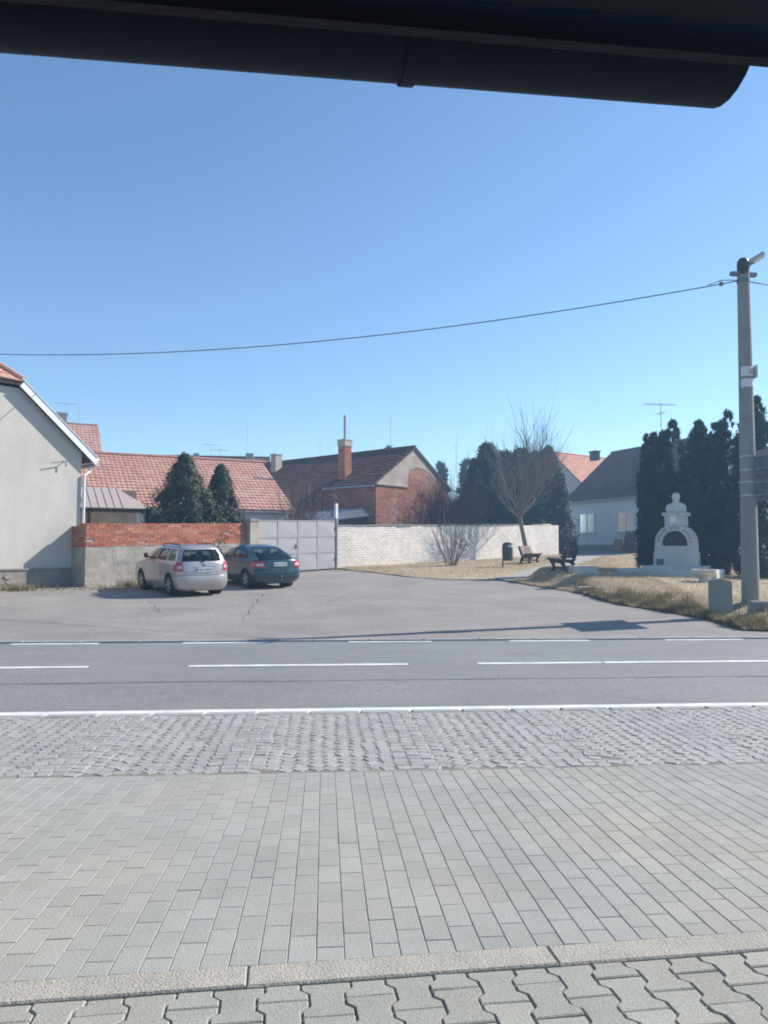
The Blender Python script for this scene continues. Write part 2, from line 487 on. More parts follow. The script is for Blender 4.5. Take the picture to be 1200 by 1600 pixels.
M['eave_gutter'] = mat('flare_tinted_gutter', (0.003, 0.0065, 0.022), (0.0025, 0.0055, 0.019), 4, 0.65, spec=0.2)  # gutter colour holds the navy cast of lens flare, not a brown paint
M['silver'] = mat('silver_beige_paint', (0.46, 0.42, 0.41), (0.44, 0.405, 0.395), 3, 0.32, metal=0.55, spec=0.5, coat=0.9)
M['green'] = mat('dark_teal_paint', (0.008, 0.050, 0.066), (0.007, 0.046, 0.060), 3, 0.28, metal=0.35, spec=0.5, coat=1.0)
M['rubber'] = mat('tyre_rubber', (0.022, 0.022, 0.023), (0.035, 0.034, 0.033), 12, 0.85)
M['rim'] = mat('wheel_rim', (0.42, 0.42, 0.43), (0.35, 0.35, 0.36), 6, 0.35, metal=0.7)
M['trim'] = mat('black_car_trim', (0.022, 0.022, 0.024), (0.03, 0.03, 0.032), 8, 0.6)
M['underbody'] = mat('underbody_black', (0.012, 0.012, 0.013), (0.018, 0.018, 0.018), 6, 0.9)
M['seat_cloth'] = mat('car_seat_cloth', (0.05, 0.05, 0.055), (0.035, 0.035, 0.04), 12, 0.95)
M['plate'] = mat('plate_white', (0.74, 0.74, 0.74), (0.68, 0.68, 0.68), 6, 0.4)
M['plate_blue'] = mat('plate_blue', (0.05, 0.12, 0.42), (0.04, 0.10, 0.36), 6, 0.4)
M['plate_ink'] = mat('plate_ink', (0.03, 0.03, 0.035), (0.05, 0.05, 0.05), 6, 0.5)
M['lamp_red'] = mat('tail_lamp_red', (0.52, 0.025, 0.035), (0.40, 0.02, 0.028), 10, 0.15, spec=0.6, coat=1.0)
M['lamp_clear'] = mat('lamp_clear', (0.62, 0.55, 0.54), (0.55, 0.45, 0.45), 10, 0.15, spec=0.6, coat=1.0)
M['chrome'] = mat('chrome', (0.7, 0.7, 0.7), (0.62, 0.62, 0.62), 4, 0.15, metal=1.0)

# ================================================================== SETTING
def proj(p):
    d = Vector(p) - Vector((0, 0, CAM_H))
    xr = d.x * cY - d.y * sY
    fw = d.x * sY + d.y * cY
    f2 = fw * math.cos(PITCH) + d.z * math.sin(PITCH)
    u2 = -fw * math.sin(PITCH) + d.z * math.cos(PITCH)
    if f2 <= 0.05:
        return None
    return (600 + F_PX * xr / f2, 800 - F_PX * u2 / f2, f2)


def flat0(x, y):
    return 0.0


def lin(a, b, t):
    return a + (b - a) * t


def polyline_at(pts, t):
    """point at fraction t of the length of a polyline"""
    segs = [(pts[i + 1] - pts[i]).length for i in range(len(pts) - 1)]
    s = t * sum(segs)
    for i, l in enumerate(segs):
        if s <= l or i == len(segs) - 1:
            return pts[i].lerp(pts[i + 1], min(1.0, s / max(l, 1e-6)))
        s -= l


def smooth01(t):
    t = max(0.0, min(1.0, t))
    return t * t * (3 - 2 * t)


# ---- ground to the horizon
def ground_z(x, y):
    if y < 13.9:
        return -0.12
    return zt(x, y) - 0.035


mb = MB()
ys = [-700, -400, -60, -12, -2, 3, 8, 13.85, 13.9, 15, 16, 17, 18, 20, 24, 30, 40, 50, 56, 60, 64, 70, 90, 160, 400, 700]
xs = [-700, -400, -120, -60, -30, -15, 0, 15, 30, 60, 120, 400, 700]
mb.grid([[Vector((x, y, ground_z(x, y))) for y in ys] for x in xs])
struct(mb.build('ground', M['ground'], fix=True))

# ---- road with markings
Y_KERB = gp(600, 1113, zf=flat0).y             # road edge on the near side
Y_LINE = gp(600, 1106, zf=flat0).y
Y_MID = gp(600, 1038, zf=flat0).y
Y_FAR = gp(600, 1001, zf=flat0).y
mb = MB()
RX0, RX1 = -70.0, 70.0
xs = np.linspace(RX0, RX1, 71)
ys = np.linspace(Y_KERB - 0.05, Y_FAR + 0.10, 9)
mb.grid([[Vector((x, y, -0.004 + 0.02 * math.sin(math.pi * (y - ys[0]) / (ys[-1] - ys[0])) - 0.02)) for y in ys] for x in xs])


def road_z(y):
    return -0.004 + 0.02 * math.sin(math.pi * (y - ys[0]) / (ys[-1] - ys[0])) - 0.02


road = struct(mb.build('road', M['road'], fix=True, smooth=True))


def paint_line(name, x0, x1, yc, w, rag=0.012):
    mb = MB()
    n = max(2, int((x1 - x0) / 0.25))
    P = []
    for i in range(n + 1):
        x = lin(x0, x1, i / n)
        P.append([Vector((x, yc - w / 2 + random.uniform(-rag, rag), road_z(yc - w / 2) + 0.005)),
                  Vector((x, yc, road_z(yc) + 0.005)),
                  Vector((x, yc + w / 2 + random.uniform(-rag, rag), road_z(yc + w / 2) + 0.005))])
    mb.grid(P)
    return mb.build(name, M['paint'], road)


paint_line('edge_line', RX0 + 2, RX1 - 2, Y_LINE, 0.20, 0.006)


def pxx(px, py):
    return gp(px, py, zf=flat0).x


cx = [(-260, 145), (297, 640), (752, 955), (959, 1330)]
for a, b in cx:
    paint_line('centre_dash', pxx(a, 1040), pxx(b, 1040), Y_MID, 0.155, 0.008)
per = pxx(545, 1001) - pxx(285, 1004)
x0 = pxx(285, 1004)
for k in range(-5, 9):
    paint_line('lane_dash', x0 + k * per, x0 + k * per + per * 0.51, Y_FAR, 0.17, 0.01)
# tar seam along the near lane
mb = MB()
ysm = gp(600, 1062, zf=flat0).y
P = []
for i in range(200):
    x = -20 + i * 0.2
    w = 0.008 + 0.012 * abs(mnoise.noise((x * 0.8, 3, 0)))
    y = ysm + 0.05 * mnoise.noise((x * 0.35, 0, 5)) + 0.01 * math.sin(x * 3)
    P.append([Vector((x, y - w, road_z(y) + 0.004)), Vector((x, y + w, road_z(y) + 0.004))])
mb.grid(P)
mb.build('tar_seam', M['tar'], road)

# ---- far flush kerb between the road and the square
kerb_far = bpy.data.objects.new('far_kerb', None); COL.objects.link(kerb_far); struct(kerb_far)
kb = MB(); kb.chamfer((0, 0, 0), (0.985, 0.13, 0.12), b=0.008)
k0 = None
for k in range(-14, 18):
    if k0 is None:
        k0 = kb.build('kerb_stone', M['kerb_stone'], kerb_far); o = k0
    else:
        o = k0.copy(); COL.objects.link(o)
    o.location = (k * 1.0 + 0.3, Y_FAR + 0.18, -0.052 + random.uniform(-.003, .003))
    o.rotation_euler = (0, 0, random.uniform(-.004, .004))

# ---- parking square
mb = MB()
ys2 = np.concatenate([np.linspace(Y_FAR + 0.24, 24, 22), np.linspace(25, 75, 26)])
xs2 = np.linspace(-60, 60, 61)
mb.grid([[Vector((x, y, zt(x, y) + 0.012 * mnoise.noise((x * 0.3, y * 0.3, 0)) - (0.0 if y > 15 else 0.002))) for y in ys2] for x in xs2])
lot = struct(mb.build('parking_square', M['lot'], fix=True, smooth=True))


def crack(pts, w, name='crack'):
    mb = MB(); P = []
    for i in range(60):
        p = polyline_at(pts, i / 59)
        j = 0.10 * mnoise.noise((p.x * 2.1, p.y * 2.1, 4)) + .05 * mnoise.noise((p.x * 7, p.y * 7, 2))
        z = zt(p.x, p.y) + 0.012 * mnoise.noise((p.x * 0.3, p.y * 0.3, 0)) + 0.006
        ww = w * (0.4 + abs(mnoise.noise((p.x * 3, p.y * 3, 9))))
        P.append([Vector((p.x + j - ww, p.y + j, z)), Vector((p.x + j + ww, p.y + j, z))])
    mb.grid(P)
    mb.build(name, M['tar'], lot)


crack([gp(233, 940), gp(250, 958)], 0.012)
crack([gp(378, 972), gp(398, 945), gp(415, 925)], 0.010)
crack([gp(470, 955), gp(560, 925), gp(640, 912)], 0.009)

# ---- near side: sloping pavement, border kerb, setts, kerb
SL = 0.039


def zs(x, y):
    return 0.27 - SL * y


BA, BB = gp(0, 1538, zf=zs), gp(1200, 1454, zf=zs)
Y_SETT = gp(600, 1205, zf=zs).y                # where pavers give way to granite setts
bdir = Vector((BB.x - BA.x, BB.y - BA.y, 0)).normalized()


def yb(x):
    return BA.y + (x - BA.x) * bdir.y / bdir.x


tilt = -math.atan(SL)
mb = MB()
X0, X1 = -12.0, 12.0
mb.quad((X0, yb(X0), zs(0, yb(X0)) - .0034), (X1, yb(X1), zs(0, yb(X1)) - .0034), (X1, Y_SETT, zs(0, Y_SETT) - .0034), (X0, Y_SETT, zs(0, Y_SETT) - .0034))
sidewalk = struct(mb.build('sidewalk', M['joint']))


def shared(proto_mesh, name, parent, loc, rot, m=None):
    o = bpy.data.objects.new(name, proto_mesh); COL.objects.link(o)
    o.parent = parent; o.location = loc; o.rotation_euler = rot
    return o


def proto(name, size, b, matr, jig=0.0):
    q = MB(); q.chamfer((0, 0, -size[2] / 2), size, b=b)
    if jig:
        q.v = [(x + random.uniform(-jig, jig), y + random.uniform(-jig, jig), z + random.uniform(-jig, jig) * .5) for (x, y, z) in q.v]
    me = bpy.data.meshes.new(name); me.from_pydata(q.v, [], q.f); me.materials.append(matr)
    return me


full_me = proto('paver', (0.0980, 0.1980, 0.05), 0.0022, M['paver'])
half_me = proto('paver_half', (0.0980, 0.0978, 0.05), 0.0022, M['paver'])
cand, rest = [], MB()
PW, PL = 0.1005, 0.2005
ix = 0
x = -6.0
while x < 6.5:
    y = yb(x) + 0.004
    first = (ix % 2 == 0)
    while y < Y_SETT - 0.02:
        L = PL / 2 if first else PL
        first = False
        L = min(L, Y_SETT - y)
        c = Vector((x, y + L / 2, 0)); c.z = zs(0, c.y) + random.gauss(0, 0.0005)
        rot = (tilt + random.gauss(0, .003), random.gauss(0, .004), random.gauss(0, .004))
        cand.append((c, rot, L))
        y += L
    x += PW; ix += 1


def in_view(p, m=0):
    q = proj(p)
    return q is not None and -m < q[0] < 1200 + m and -m < q[1] < 1600 + m


cand.sort(key=lambda c: (not in_view(c[0], 10), c[0].y * cY + c[0].x * sY))
npart = 0
for c, rot, L in cand:
    std = abs(L - PL) < 1e-6 or abs(L - PL / 2) < 1e-6
    if std and npart < 300 and in_view(c, 10):
        shared(full_me if abs(L - PL) < 1e-6 else half_me, 'paver', sidewalk, c, rot); npart += 1
    else:
        E = Euler(rot).to_matrix()
        rest.chamfer(c - E.col[2] * 0.025, (0.0980, L - 0.0026, 0.05), (E.col[0], E.col[1], E.col[2]), b=0.0022)
rest.build('paver_field', M['paver'], sidewalk, kind='stuff')

# border kerb stones
border = bpy.data.objects.new('border_kerb', None); COL.objects.link(border); struct(border)
ang = math.atan2(bdir.y, bdir.x)
nrm = Vector((-bdir.y, bdir.x, 0))
kme = proto('border_stone', (1.066, 0.137, 0.12), 0.006, M['kerb'], 0.002)
p860 = gp(862, 1488, zf=zs); x_joint = p860.x
for k in range(-5, 6):
    xm = x_joint + (k + 0.5) * 1.07 * bdir.x
    c = Vector((xm, yb(xm) - 0.071 / bdir.x, 0)); c.z = zs(0, c.y) + 0.006
    shared(kme, 'border_stone', border, c, (tilt, 0, ang + random.gauss(0, .002)))

# interlocking pavers below the border
mb = MB()
fy = lambda x_: yb(x_) - 0.10
mb.quad((X0, -3, zs(0, -3) - .008), (X1, -3, zs(0, -3) - .008), (X1, fy(X1), zs(0, fy(X1)) - .008), (X0, fy(X0), zs(0, fy(X0)) - .008))
fore = struct(mb.build('forecourt', M['joint']))
La, wa, wb, tr = 0.20, 0.0825, 0.0575, 0.0125


def hshape(y0, y1, g=0.003):
    """half widths along a length-wise slice of the waisted paver"""
    def w(y):
        a = abs(y)
        if a <= La / 4 - tr: return wb
        if a >= La / 4 + tr: return wa
        return lin(wb, wa, (a - (La / 4 - tr)) / (2 * tr))
    yy = sorted(set([y0, y1] + [v for v in (-La / 4 - tr, -La / 4 + tr, La / 4 - tr, La / 4 + tr) if y0 < v < y1]))
    right = [(w(v) - g, v + (g if v == y0 else -g if v == y1 else 0)) for v in yy]
    return right + [(-a, b_) for a, b_ in reversed(right)]


def hmesh(y0, y1):
    pl = hshape(y0, y1)
    q = MB()
    n = len(pl)
    cyy = sum(p[1] for p in pl) / n
    b = 0.004
    for (z, k) in ((-0.05, 0), (-b, 0), (0, b)):
        for p in pl:
            q.v.append((p[0] - math.copysign(k, p[0]), p[1] - (k if p[1] >= y1 - .01 else -k if p[1] <= y0 + .01 else 0), z))
    for r in range(2):
        for i in range(n):
            j = (i + 1) % n
            q.f.append((r * n + i, r * n + j, (r + 1) * n + j, (r + 1) * n + i))
    q.f.append(tuple(2 * n + i for i in range(n)))
    me = bpy.data.meshes.new('interlocking_paver'); me.from_pydata(q.v, [], q.f); me.materials.append(M['paver2'])
    return me


h_full, h_low = hmesh(-La / 2, La / 2), hmesh(-La / 2, 0.0)
pitchx = wa + wb
for i in range(-22, 24):
    off = i * pitchx
    base = Vector((BA.x, yb(BA.x) - 0.142 / bdir.x, 0)) + bdir * (2.2 + off)
    for j in range(0, 9):
        if i % 2 == 0:
            yo, me = -(j + 0.5) * La, h_full
        else:
            if j == 0:
                yo, me = 0.0, h_low
            else:
                yo, me = -j * La, h_full
        c = base + nrm * yo
        c.z = zs(0, c.y) + random.gauss(0, .0015)
        q = proj(c)
        if q is None or not (-160 < q[0] < 1360 and q[1] < 1850):
            continue
        shared(me, 'interlocking_paver', fore, c, (tilt + random.gauss(0, .006), random.gauss(0, .006), ang + random.gauss(0, .004)))

# granite setts
zk = 0.030
Y_S1 = Y_KERB - 0.14


def zset(y):
    t = (y - Y_SETT) / (Y_S1 - Y_SETT)
    return lin(zs(0, Y_SETT), zk, t)


mb = MB()
mb.quad((X0 - 30, Y_SETT, zset(Y_SETT) - .0035), (X1 + 30, Y_SETT, zset(Y_SETT) - .0035), (X1 + 30, Y_S1, zk - .0035), (X0 - 30, Y_S1, zk - .0035))
strip = struct(mb.build('sett_strip', M['joint']))
sett_me = [proto('granite_sett', (random.uniform(.094, .106), random.uniform(.088, .099), 0.06), 0.006, M['cobble'], 0.004) for _ in range(8)]
cand, rest = [], MB()
FW, FH = 1.25, 0.34
for k in range(-5, 22):
    for seg in range(-7, 8):
        n = 12
        for i in range(n):
            t = (i + 0.5) / n * 2 - 1
            xx = (seg + 0.5) * FW + t * FW / 2 + random.gauss(0, .006)
            yy = Y_SETT + 0.05 + k * 0.098 + FH * (1 - t * t) + random.gauss(0, .005)
            if not (Y_SETT + .045 < yy < Y_S1 - .04):
                continue
            rz = math.atan2(-2 * t * FH, FW / 2) + random.gauss(0, .07)
            c = Vector((xx, yy, zset(yy) + random.gauss(0, .0012)))
            cand.append((c, (random.gauss(0, .015), random.gauss(0, .015), rz)))
cand.sort(key=lambda c: (not in_view(c[0], 5), c[0].y))
for q_, (c, rot) in enumerate(cand):
    if q_ < 300 and in_view(c, 5):
        shared(random.choice(sett_me), 'granite_sett', strip, c, rot)
    else:
        E = Euler(rot).to_matrix()
        rest.chamfer(c - E.col[2] * .03, (random.uniform(.094, .106), random.uniform(.088, .099), .06), (E.col[0], E.col[1], E.col[2]), b=.007)
rest.build('sett_field', M['cobble'], strip, kind='stuff')

near_kerb = bpy.data.objects.new('near_kerb', None); COL.objects.link(near_kerb); struct(near_kerb)
kme = proto('kerb_stone', (0.492, 0.138, 0.16), 0.016, M['kerb_stone'], 0.003)
for k in range(-28, 30):
    shared(kme, 'kerb_stone', near_kerb, (k * 0.5 + 0.11, Y_KERB - 0.068, zk - .005 + random.gauss(0, .002)), (0, random.gauss(0, .003), random.gauss(0, .004)))

# ---- lawns and path beyond the square
WALL0, WALL1 = c2w(-2.1, 34.4), c2w(10.9, 48.2)          # white brick wall, along its foot
WDIR = (WALL1 - WALL0); WDIR.z = 0; WLEN = WDIR.length; WDIR.normalize()
WN = Vector((WDIR.y, -WDIR.x, 0))                          # faces the square


def sheet(name, A, B, n, m, zf, matr):
    mb = MB(); P = []
    for i in range(n + 1):
        a, b = polyline_at(A, i / n), polyline_at(B, i / n)
        row = []
        for j in range(m + 1):
            p = a.lerp(b, j / m)
            row.append(Vector((p.x, p.y, zf(p.x, p.y))))
        P.append(row)
    mb.grid(P)
    return struct(mb.build(name, matr, fix=True, smooth=True))


L_near = [gp(526, 889.5), gp(548, 892), gp(580, 894.5), gp(640, 902), gp(700, 906), gp(765, 905.5)]
L_mid = [gp(765, 905.5), gp(800, 898), gp(835, 889), gp(868, 879), gp(893, 869.5)]
A = L_near + L_mid[1:]
B = [WALL0 + WDIR * 0.05 - WN * .05, WALL1 + WDIR * 0.6 - WN * .05]


def dist_poly(p, pts):
    best = 1e9
    for i in range(len(pts) - 1):
        a, b = pts[i], pts[i + 1]
        dx, dy = b.x - a.x, b.y - a.y
        t = max(0, min(1, ((p[0] - a.x) * dx + (p[1] - a.y) * dy) / (dx * dx + dy * dy + 1e-9)))
        best = min(best, math.hypot(p[0] - a.x - t * dx, p[1] - a.y - t * dy))
    return best


def z_left(x, y):
    return zt(x, y) + 0.05 * smooth01(dist_poly((x, y), A) / 0.5) + 0.025 + 0.02 * mnoise.noise((x * .8, y * .8, 1))


sheet('lawn', A, B, 60, 14, z_left, M['lawn'])

R_near = [gp(797, 909), gp(850, 918), gp(905, 926), gp(960, 943), gp(1060, 959), gp(1110, 968)]
e1 = gp(1165, 984)
R_near += [Vector((e1.x, max(e1.y, Y_FAR + .5), 0)), Vector((e1.x + 2.5, Y_FAR + .42, 0)), Vector((e1.x + 25, Y_FAR + .42, 0))]
for p in R_near:
    p.z = 0
R_far = [gp(802, 908), gp(843, 903.5), gp(884, 893), gp(915, 882), gp(945, 871.5), gp(1000, 867), gp(1150, 864)]
R_far += [R_far[-1] + Vector((14, 2, 0))]
for p in R_far:
    p.z = 0
_xa, _xb = gp(860, 919).x, gp(1040, 956).x


def z_right(x, y):
    hb = 0.01 + 0.33 * smooth01((x - _xa) / (_xb - _xa))
    d = dist_poly((x, y), R_near)
    return zt(x, y) + 0.025 + hb * smooth01(d / 1.5) * (1 - .65 * smooth01((d - 3) / 6)) + (0.012 + .02 * smooth01((x - _xa) / 3)) * mnoise.noise((x * .7, y * .7, 2)) * min(1, d)


sheet('lawn.001', R_near, R_far, 110, 26, z_right, M['lawn'])
PA = [gp(770, 905.5), gp(800, 898.3), gp(835, 889.3), gp(868, 879.3), gp(893, 869.8), gp(940, 866)]
PB = [gp(799, 909.3), gp(846, 905), gp(888, 895), gp(918, 883), gp(948, 873), gp(1000, 867.5)]
sheet('footpath', PA, PB, 30, 4, lambda x, y: zt(x, y) + 0.055, M['path'])


def blades(name, sampler, n, h0, h1, w, matr, parent=None):
    V, Fc = [], []
    for i in range(n):
        p, hs = sampler()
        if p is None:
            continue
        h = random.uniform(h0, h1) * hs
        a = random.uniform(0, math.pi)
        dx, dy = math.cos(a) * w, math.sin(a) * w
        lx, ly = random.gauss(0, .45) * h, random.gauss(0, .45) * h
        k = len(V)
        V += [(p.x - dx, p.y - dy, p.z - .01), (p.x + dx, p.y + dy, p.z - .01), (p.x + lx, p.y + ly, p.z + h)]
        Fc.append((k, k + 1, k + 2))
    me = bpy.data.meshes.new(name); me.from_pydata(V, [], Fc); me.materials.append(matr)
    o = bpy.data.objects.new(name, me); COL.objects.link(o); o['kind'] = 'stuff'
    if parent:
        o.parent = parent
    return o


def samp_left():
    a, b = polyline_at(A, random.random()), polyline_at(B, 0)
    t = random.random(); s = random.random()
    a = polyline_at(A, s); b = polyline_at(B, s)
    p = a.lerp(b, t); p.z = z_left(p.x, p.y)
    return p, 1.0


g = blades('dry_grass', samp_left, 26000, .03, .07, .010, M['grass'])
tag(g, 'short straw coloured grass in front of the white brick wall', 'grass')


def samp_right():
    s = random.random() ** 1.0; t = random.random() ** 1.4
    a, b = polyline_at(R_near, s * .62), polyline_at(R_far, s * .62)
    p = a.lerp(b, t); p.z = z_right(p.x, p.y)
    return p, 1.0


g = blades('dry_grass', samp_right, 52000, .04, .10, .010, M['grass'])
tag(g, 'yellowish dry grass around the white monument', 'grass')


def samp_bank():
    s = random.uniform(.12, .72)
    a = polyline_at(R_near, s); b = polyline_at(R_far, s)
    v = (b - a).normalized()
    p = a + v * abs(random.gauss(0.45, .75)); p.z = z_right(p.x, p.y)
    cl = mnoise.noise((p.x * 2.2, p.y * 2.2, 7))
    if cl < -0.1 and random.random() < .75:
        return None, 0
    return p, 0.7 + max(0, cl) * 1.6


g = blades('bank_grass', samp_bank, 42000, .07, .20, .012, M['grass_green'])
tag(g, 'rough tufted grass on the bank beside the parking square', 'grass')

# ================================================================== WALLS AND BUILDINGS
UP = Vector((0, 0, 1))


def tile_plane(mb, P0, u, v, width, length, tw=0.22, tl=0.33, inside=None, lift=0.035):
    """overlapping clay tiles from the eave corner P0 along u and upslope v"""
    u, v = u.normalized(), v.normalized()
    n = u.cross(v).normalized()
    if n.z < 0:
        n = -n
    nx, ny = int(width / tw), int(length / tl)
    tw, tl = width / max(nx, 1), length / max(ny, 1)
    for j in range(ny):
        for i in range(nx):
            a, b = i * tw, j * tl
            if inside and not inside(a + tw / 2, b + tl / 2):
                continue
            jl = random.gauss(0, .006); jb = random.gauss(0, .008)
            k = len(mb.v)
            for (bb, h) in ((b + jb, -0.01), (b + jb, lift + jl), (b + tl + .02, 0.006)):
                for (aa, hh) in ((a + .004, 0), (a + tw * .5, .018), (a + tw - .004, 0)):
                    mb.v.append(tuple(P0 + u * aa + v * bb + n * (h + hh)))
            for r in (0, 3):
                for c in (0, 1):
                    mb.f.append((k + r + c, k + r + c + 1, k + r + c + 4, k + r + c + 3)); mb.m.append(0)


def brick_face(mb, O, u, up, n, L, H, bl, bh, gap=0.012, proud=0.012, inside=None, miss=0.0):
    """running-bond bricks standing proud of a mortar face; O lower-left, n outwards"""
    rows = int(H / bh)
    bh = H / rows
    for r in range(rows):
        off = -(bl / 2) * (r % 2)
        x = off
        while x < L - 0.02:
            a, b = max(0, x), min(L, x + bl)
            x += bl
            if b - a < 0.05 or random.random() < miss:
                continue
            if inside and not inside((a + b) / 2, (r + .5) * bh):
                continue
            pr = proud + random.gauss(0, .003)
            c = O + u * ((a + b) / 2) + up * ((r + .5) * bh) + n * (pr / 2 - .004)
            mb.box(c, (b - a - gap, pr + .008, bh - gap), (u, n, up), skip=('f',) if False else ())


# ---------- red brick and render wall on the left, gate and white brick wall
Bk0 = c2w(-9.7, 25.1)
BDIR = Vector((WALL0.x - Bk0.x, WALL0.y - Bk0.y, 0)).normalized()
BN = Vector((BDIR.y, -BDIR.x, 0))
GATE_A = 4.75                                   # width of the gate
BLEN = (WALL0 - Bk0).to_2d().length - GATE_A - 0.48


def zg(p):
    return zt(p.x, p.y)


def sl(p, d, l):
    q = p + d * l
    return Vector((d.x, d.y, (zg(q) - zg(p)) / l)).normalized()


def plumb(p, z):
    return Vector((p.x, p.y, z))


o0 = plumb(Bk0, zg(Bk0))
root = empty('yard_wall', o0, 'low yard wall of grey render topped with red brick courses', 'wall')
us = sl(Bk0, BDIR, BLEN)
rl = BLEN / math.hypot(us.x, us.y)
H1, H2, TH = 1.30, 0.70, 0.40
mb = MB()
# rendered lower part: a gently uneven face
P = []
for i in range(37):
    row = []
    for j in range(10):
        wob = 0.018 * mnoise.noise((i * .55, j * .6, 3)) + .012 * mnoise.noise((i * 1.9, j * 1.7, 8))
        row.append(o0 + us * (rl * i / 36) + UP * (-.2 + (H1 + .2) * j / 9) + BN * wob)
    P.append(row)
mb.grid(P)
mb.box(o0 + us * (rl / 2) + UP * ((H1 - .2) / 2) - BN * (TH / 2 + .02), (rl - .004, TH, H1 + .2), (us, BN, UP))
# return towards the house
mb.box(o0 - BN * 0.62 + UP * ((H1 - .2) / 2) + BDIR * .19, (.38, 0.86, H1 + .2), (BDIR, BN, UP))
mb.build('rendered_base', M['render_grey'], root)
mb = MB()
mb.box(o0 + us * (rl / 2) + UP * (H1 + H2 / 2) - BN * (TH / 2), (rl - .03, TH - .03, H2 - .02), (us, BN, UP))
mb.box(o0 - BN * 0.62 + UP * (H1 + H2 / 2) + BDIR * .19, (.36, 0.86, H2 - .02), (BDIR, BN, UP))
mb.build('mortar_core', M['mortar'], root)
mb = MB()
brick_face(mb, o0 + UP * H1, us, UP, BN, rl, H2, .30, .078, miss=.01)
brick_face(mb, o0 + UP * H1 - BN * 1.05, BN, UP, -BDIR, 1.05, H2, .15, .078)
k = 0.0
while k < rl - .1:                              # uneven top course laid across
    w = random.uniform(.13, .15)
    mb.box(o0 + us * (k + w / 2) + UP * (H1 + H2 + .028 + random.uniform(-.006, .012)) - BN * (TH / 2), (w - .012, TH + .01, .065), (us, BN, UP))
    k += w
mb.build('brick_courses', M['brick'], root, kind='stuff')

# gate pillar (rendered), gate, steel post
pp = Bk0 + BDIR * (BLEN + .24)
p0 = plumb(pp, zg(pp))
root = empty('gate_pillar', p0, 'stained rendered pillar between the red brick wall and the grey gate', 'pillar')
mb = MB()
P = []
for k_ in range(8):
    z = -.2 + 2.35 * k_ / 7
    ring = []
    for (a, b) in ((-1, 1), (-.3, 1), (.3, 1), (1, 1), (1, -1), (-1, -1)):
        ring.append(p0 + BDIR * (a * .215 + .008 * mnoise.noise((a, b, z * 3))) + BN * (b * .2 + .012 * mnoise.noise((a * 2, b, z * 2 + 7))) + UP * z)
    P.append(ring)
n0 = len(mb.v)
for ring in P:
    mb.v += [tuple(p) for p in ring]
for i in range(7):
    for k_ in range(6):
        a, b = n0 + i * 6 + k_, n0 + i * 6 + (k_ + 1) % 6
        mb.f.append((a, b, b + 6, a + 6)); mb.m.append(0)
mb.f.append(tuple(n0 + 42 + k_ for k_ in range(6))); mb.m.append(0)
mb.build('shaft', M['old_plaster'], root, fix=True)
mb = MB(); mb.box(p0 + UP * 2.19, (.48, .46, .08), (BDIR, BN, UP)); mb.build('cap', M['coping'], root)

ga = Bk0 + BDIR * (BLEN + .48)
g0 = plumb(ga, zg(ga))
root = empty('yard_gate', g0, 'grey sheet metal double yard gate with twelve pressed panels', 'gate')
ug = sl(ga, BDIR, GATE_A)
GH = 2.13
gl = GATE_A / math.hypot(ug.x, ug.y) - .10
cols, rows_ = 4, 3
fw = .045
colx = [0.02 + (gl - .02) * i / 4 for i in range(5)]
for leaf in (0, 1):
    a, b = colx[leaf * 2] + .01, colx[leaf * 2 + 2] - .01
    mb = MB()
    for x in (a, (a + b) / 2, b):
        mb.box(g0 + ug * x + UP * (GH / 2 + .06), (fw, .05, GH), (ug, BN, UP))
    for r in range(4):
        mb.box(g0 + ug * ((a + b) / 2) + UP * (.085 + (GH - .05) * r / 3) + BN * .002, (b - a - .01, .045, fw), (ug, BN, UP))
    lf = mb.build('gate_leaf', M['gate_frame'], root)
    for c in range(2):
        for r in range(3):
            xa, xb = a + (b - a) * c / 2 + .026, a + (b - a) * (c + 1) / 2 - .026
            za, zb = .11 + (GH - .05) * r / 3, .06 + (GH - .05) * (r + 1) / 3
            q = MB()
            A4 = [g0 + ug * x + UP * z + BN * .008 for (x, z) in ((xa, za), (xb, za), (xb, zb), (xa, zb))]
            A4[1] = A4[1] + BN * .010; A4[3] = A4[3] + BN * .010
            q.poly([A4[0], A4[1], A4[3]]); q.poly([A4[2], A4[3], A4[1]])
            q.box(g0 + ug * ((xa + xb) / 2) + UP * ((za + zb) / 2) - BN * .006, (xb - xa, .02, zb - za), (ug, BN, UP))
            q.build('gate_panel', M['gate'], lf)
mb = MB()
hx = colx[2] - .10
mb.box(g0 + ug * hx + UP * 1.12 + BN * .04, (.06, .03, .20), (ug, BN, UP))
mb.tube([g0 + ug * hx + UP * 1.16 + BN * .05, g0 + ug * hx + UP * 1.16 + BN * .10, g0 + ug * (hx - .12) + UP * 1.16 + BN * .10], .011, 6)
mb.build('handle', M['steel'], root)
mb = MB(); mb.box(g0 + ug * (gl + .055) + UP * 1.12, (.09, .10, 2.26), (ug, BN, UP))
mb.box(g0 + ug * (gl + .055) + UP * 2.27, (.11, .12, .02), (ug, BN, UP))
mb.build('gate_post', M['steel'], root)
for z in (.5, 1.85):
    mb = MB(); mb.tube([g0 + ug * (gl - .01) + UP * (z - .06) + BN * .06, g0 + ug * (gl - .01) + UP * (z + .06) + BN * .06], .018, 6)
    mb.build('hinge', M['steel'], root)

pw = c2w(-75 / F_PX * 35.2, 35.2)
p1 = plumb(pw, zg(pw))
root = empty('pale_post', p1, 'slim pale concrete post rising behind the grey gate end', 'post')
mb = MB(); hgt = at(525, 788, 35.2).z - p1.z
mb.box(p1 + UP * (hgt / 2), (.14, .12, hgt), (WDIR, WN, UP)); mb.lathe(p1 + UP * hgt, [(.06, 0), (.05, .03), (.01, .045)], 8)
mb.build('shaft', M['plinth'] if False else M['house_white'], root)

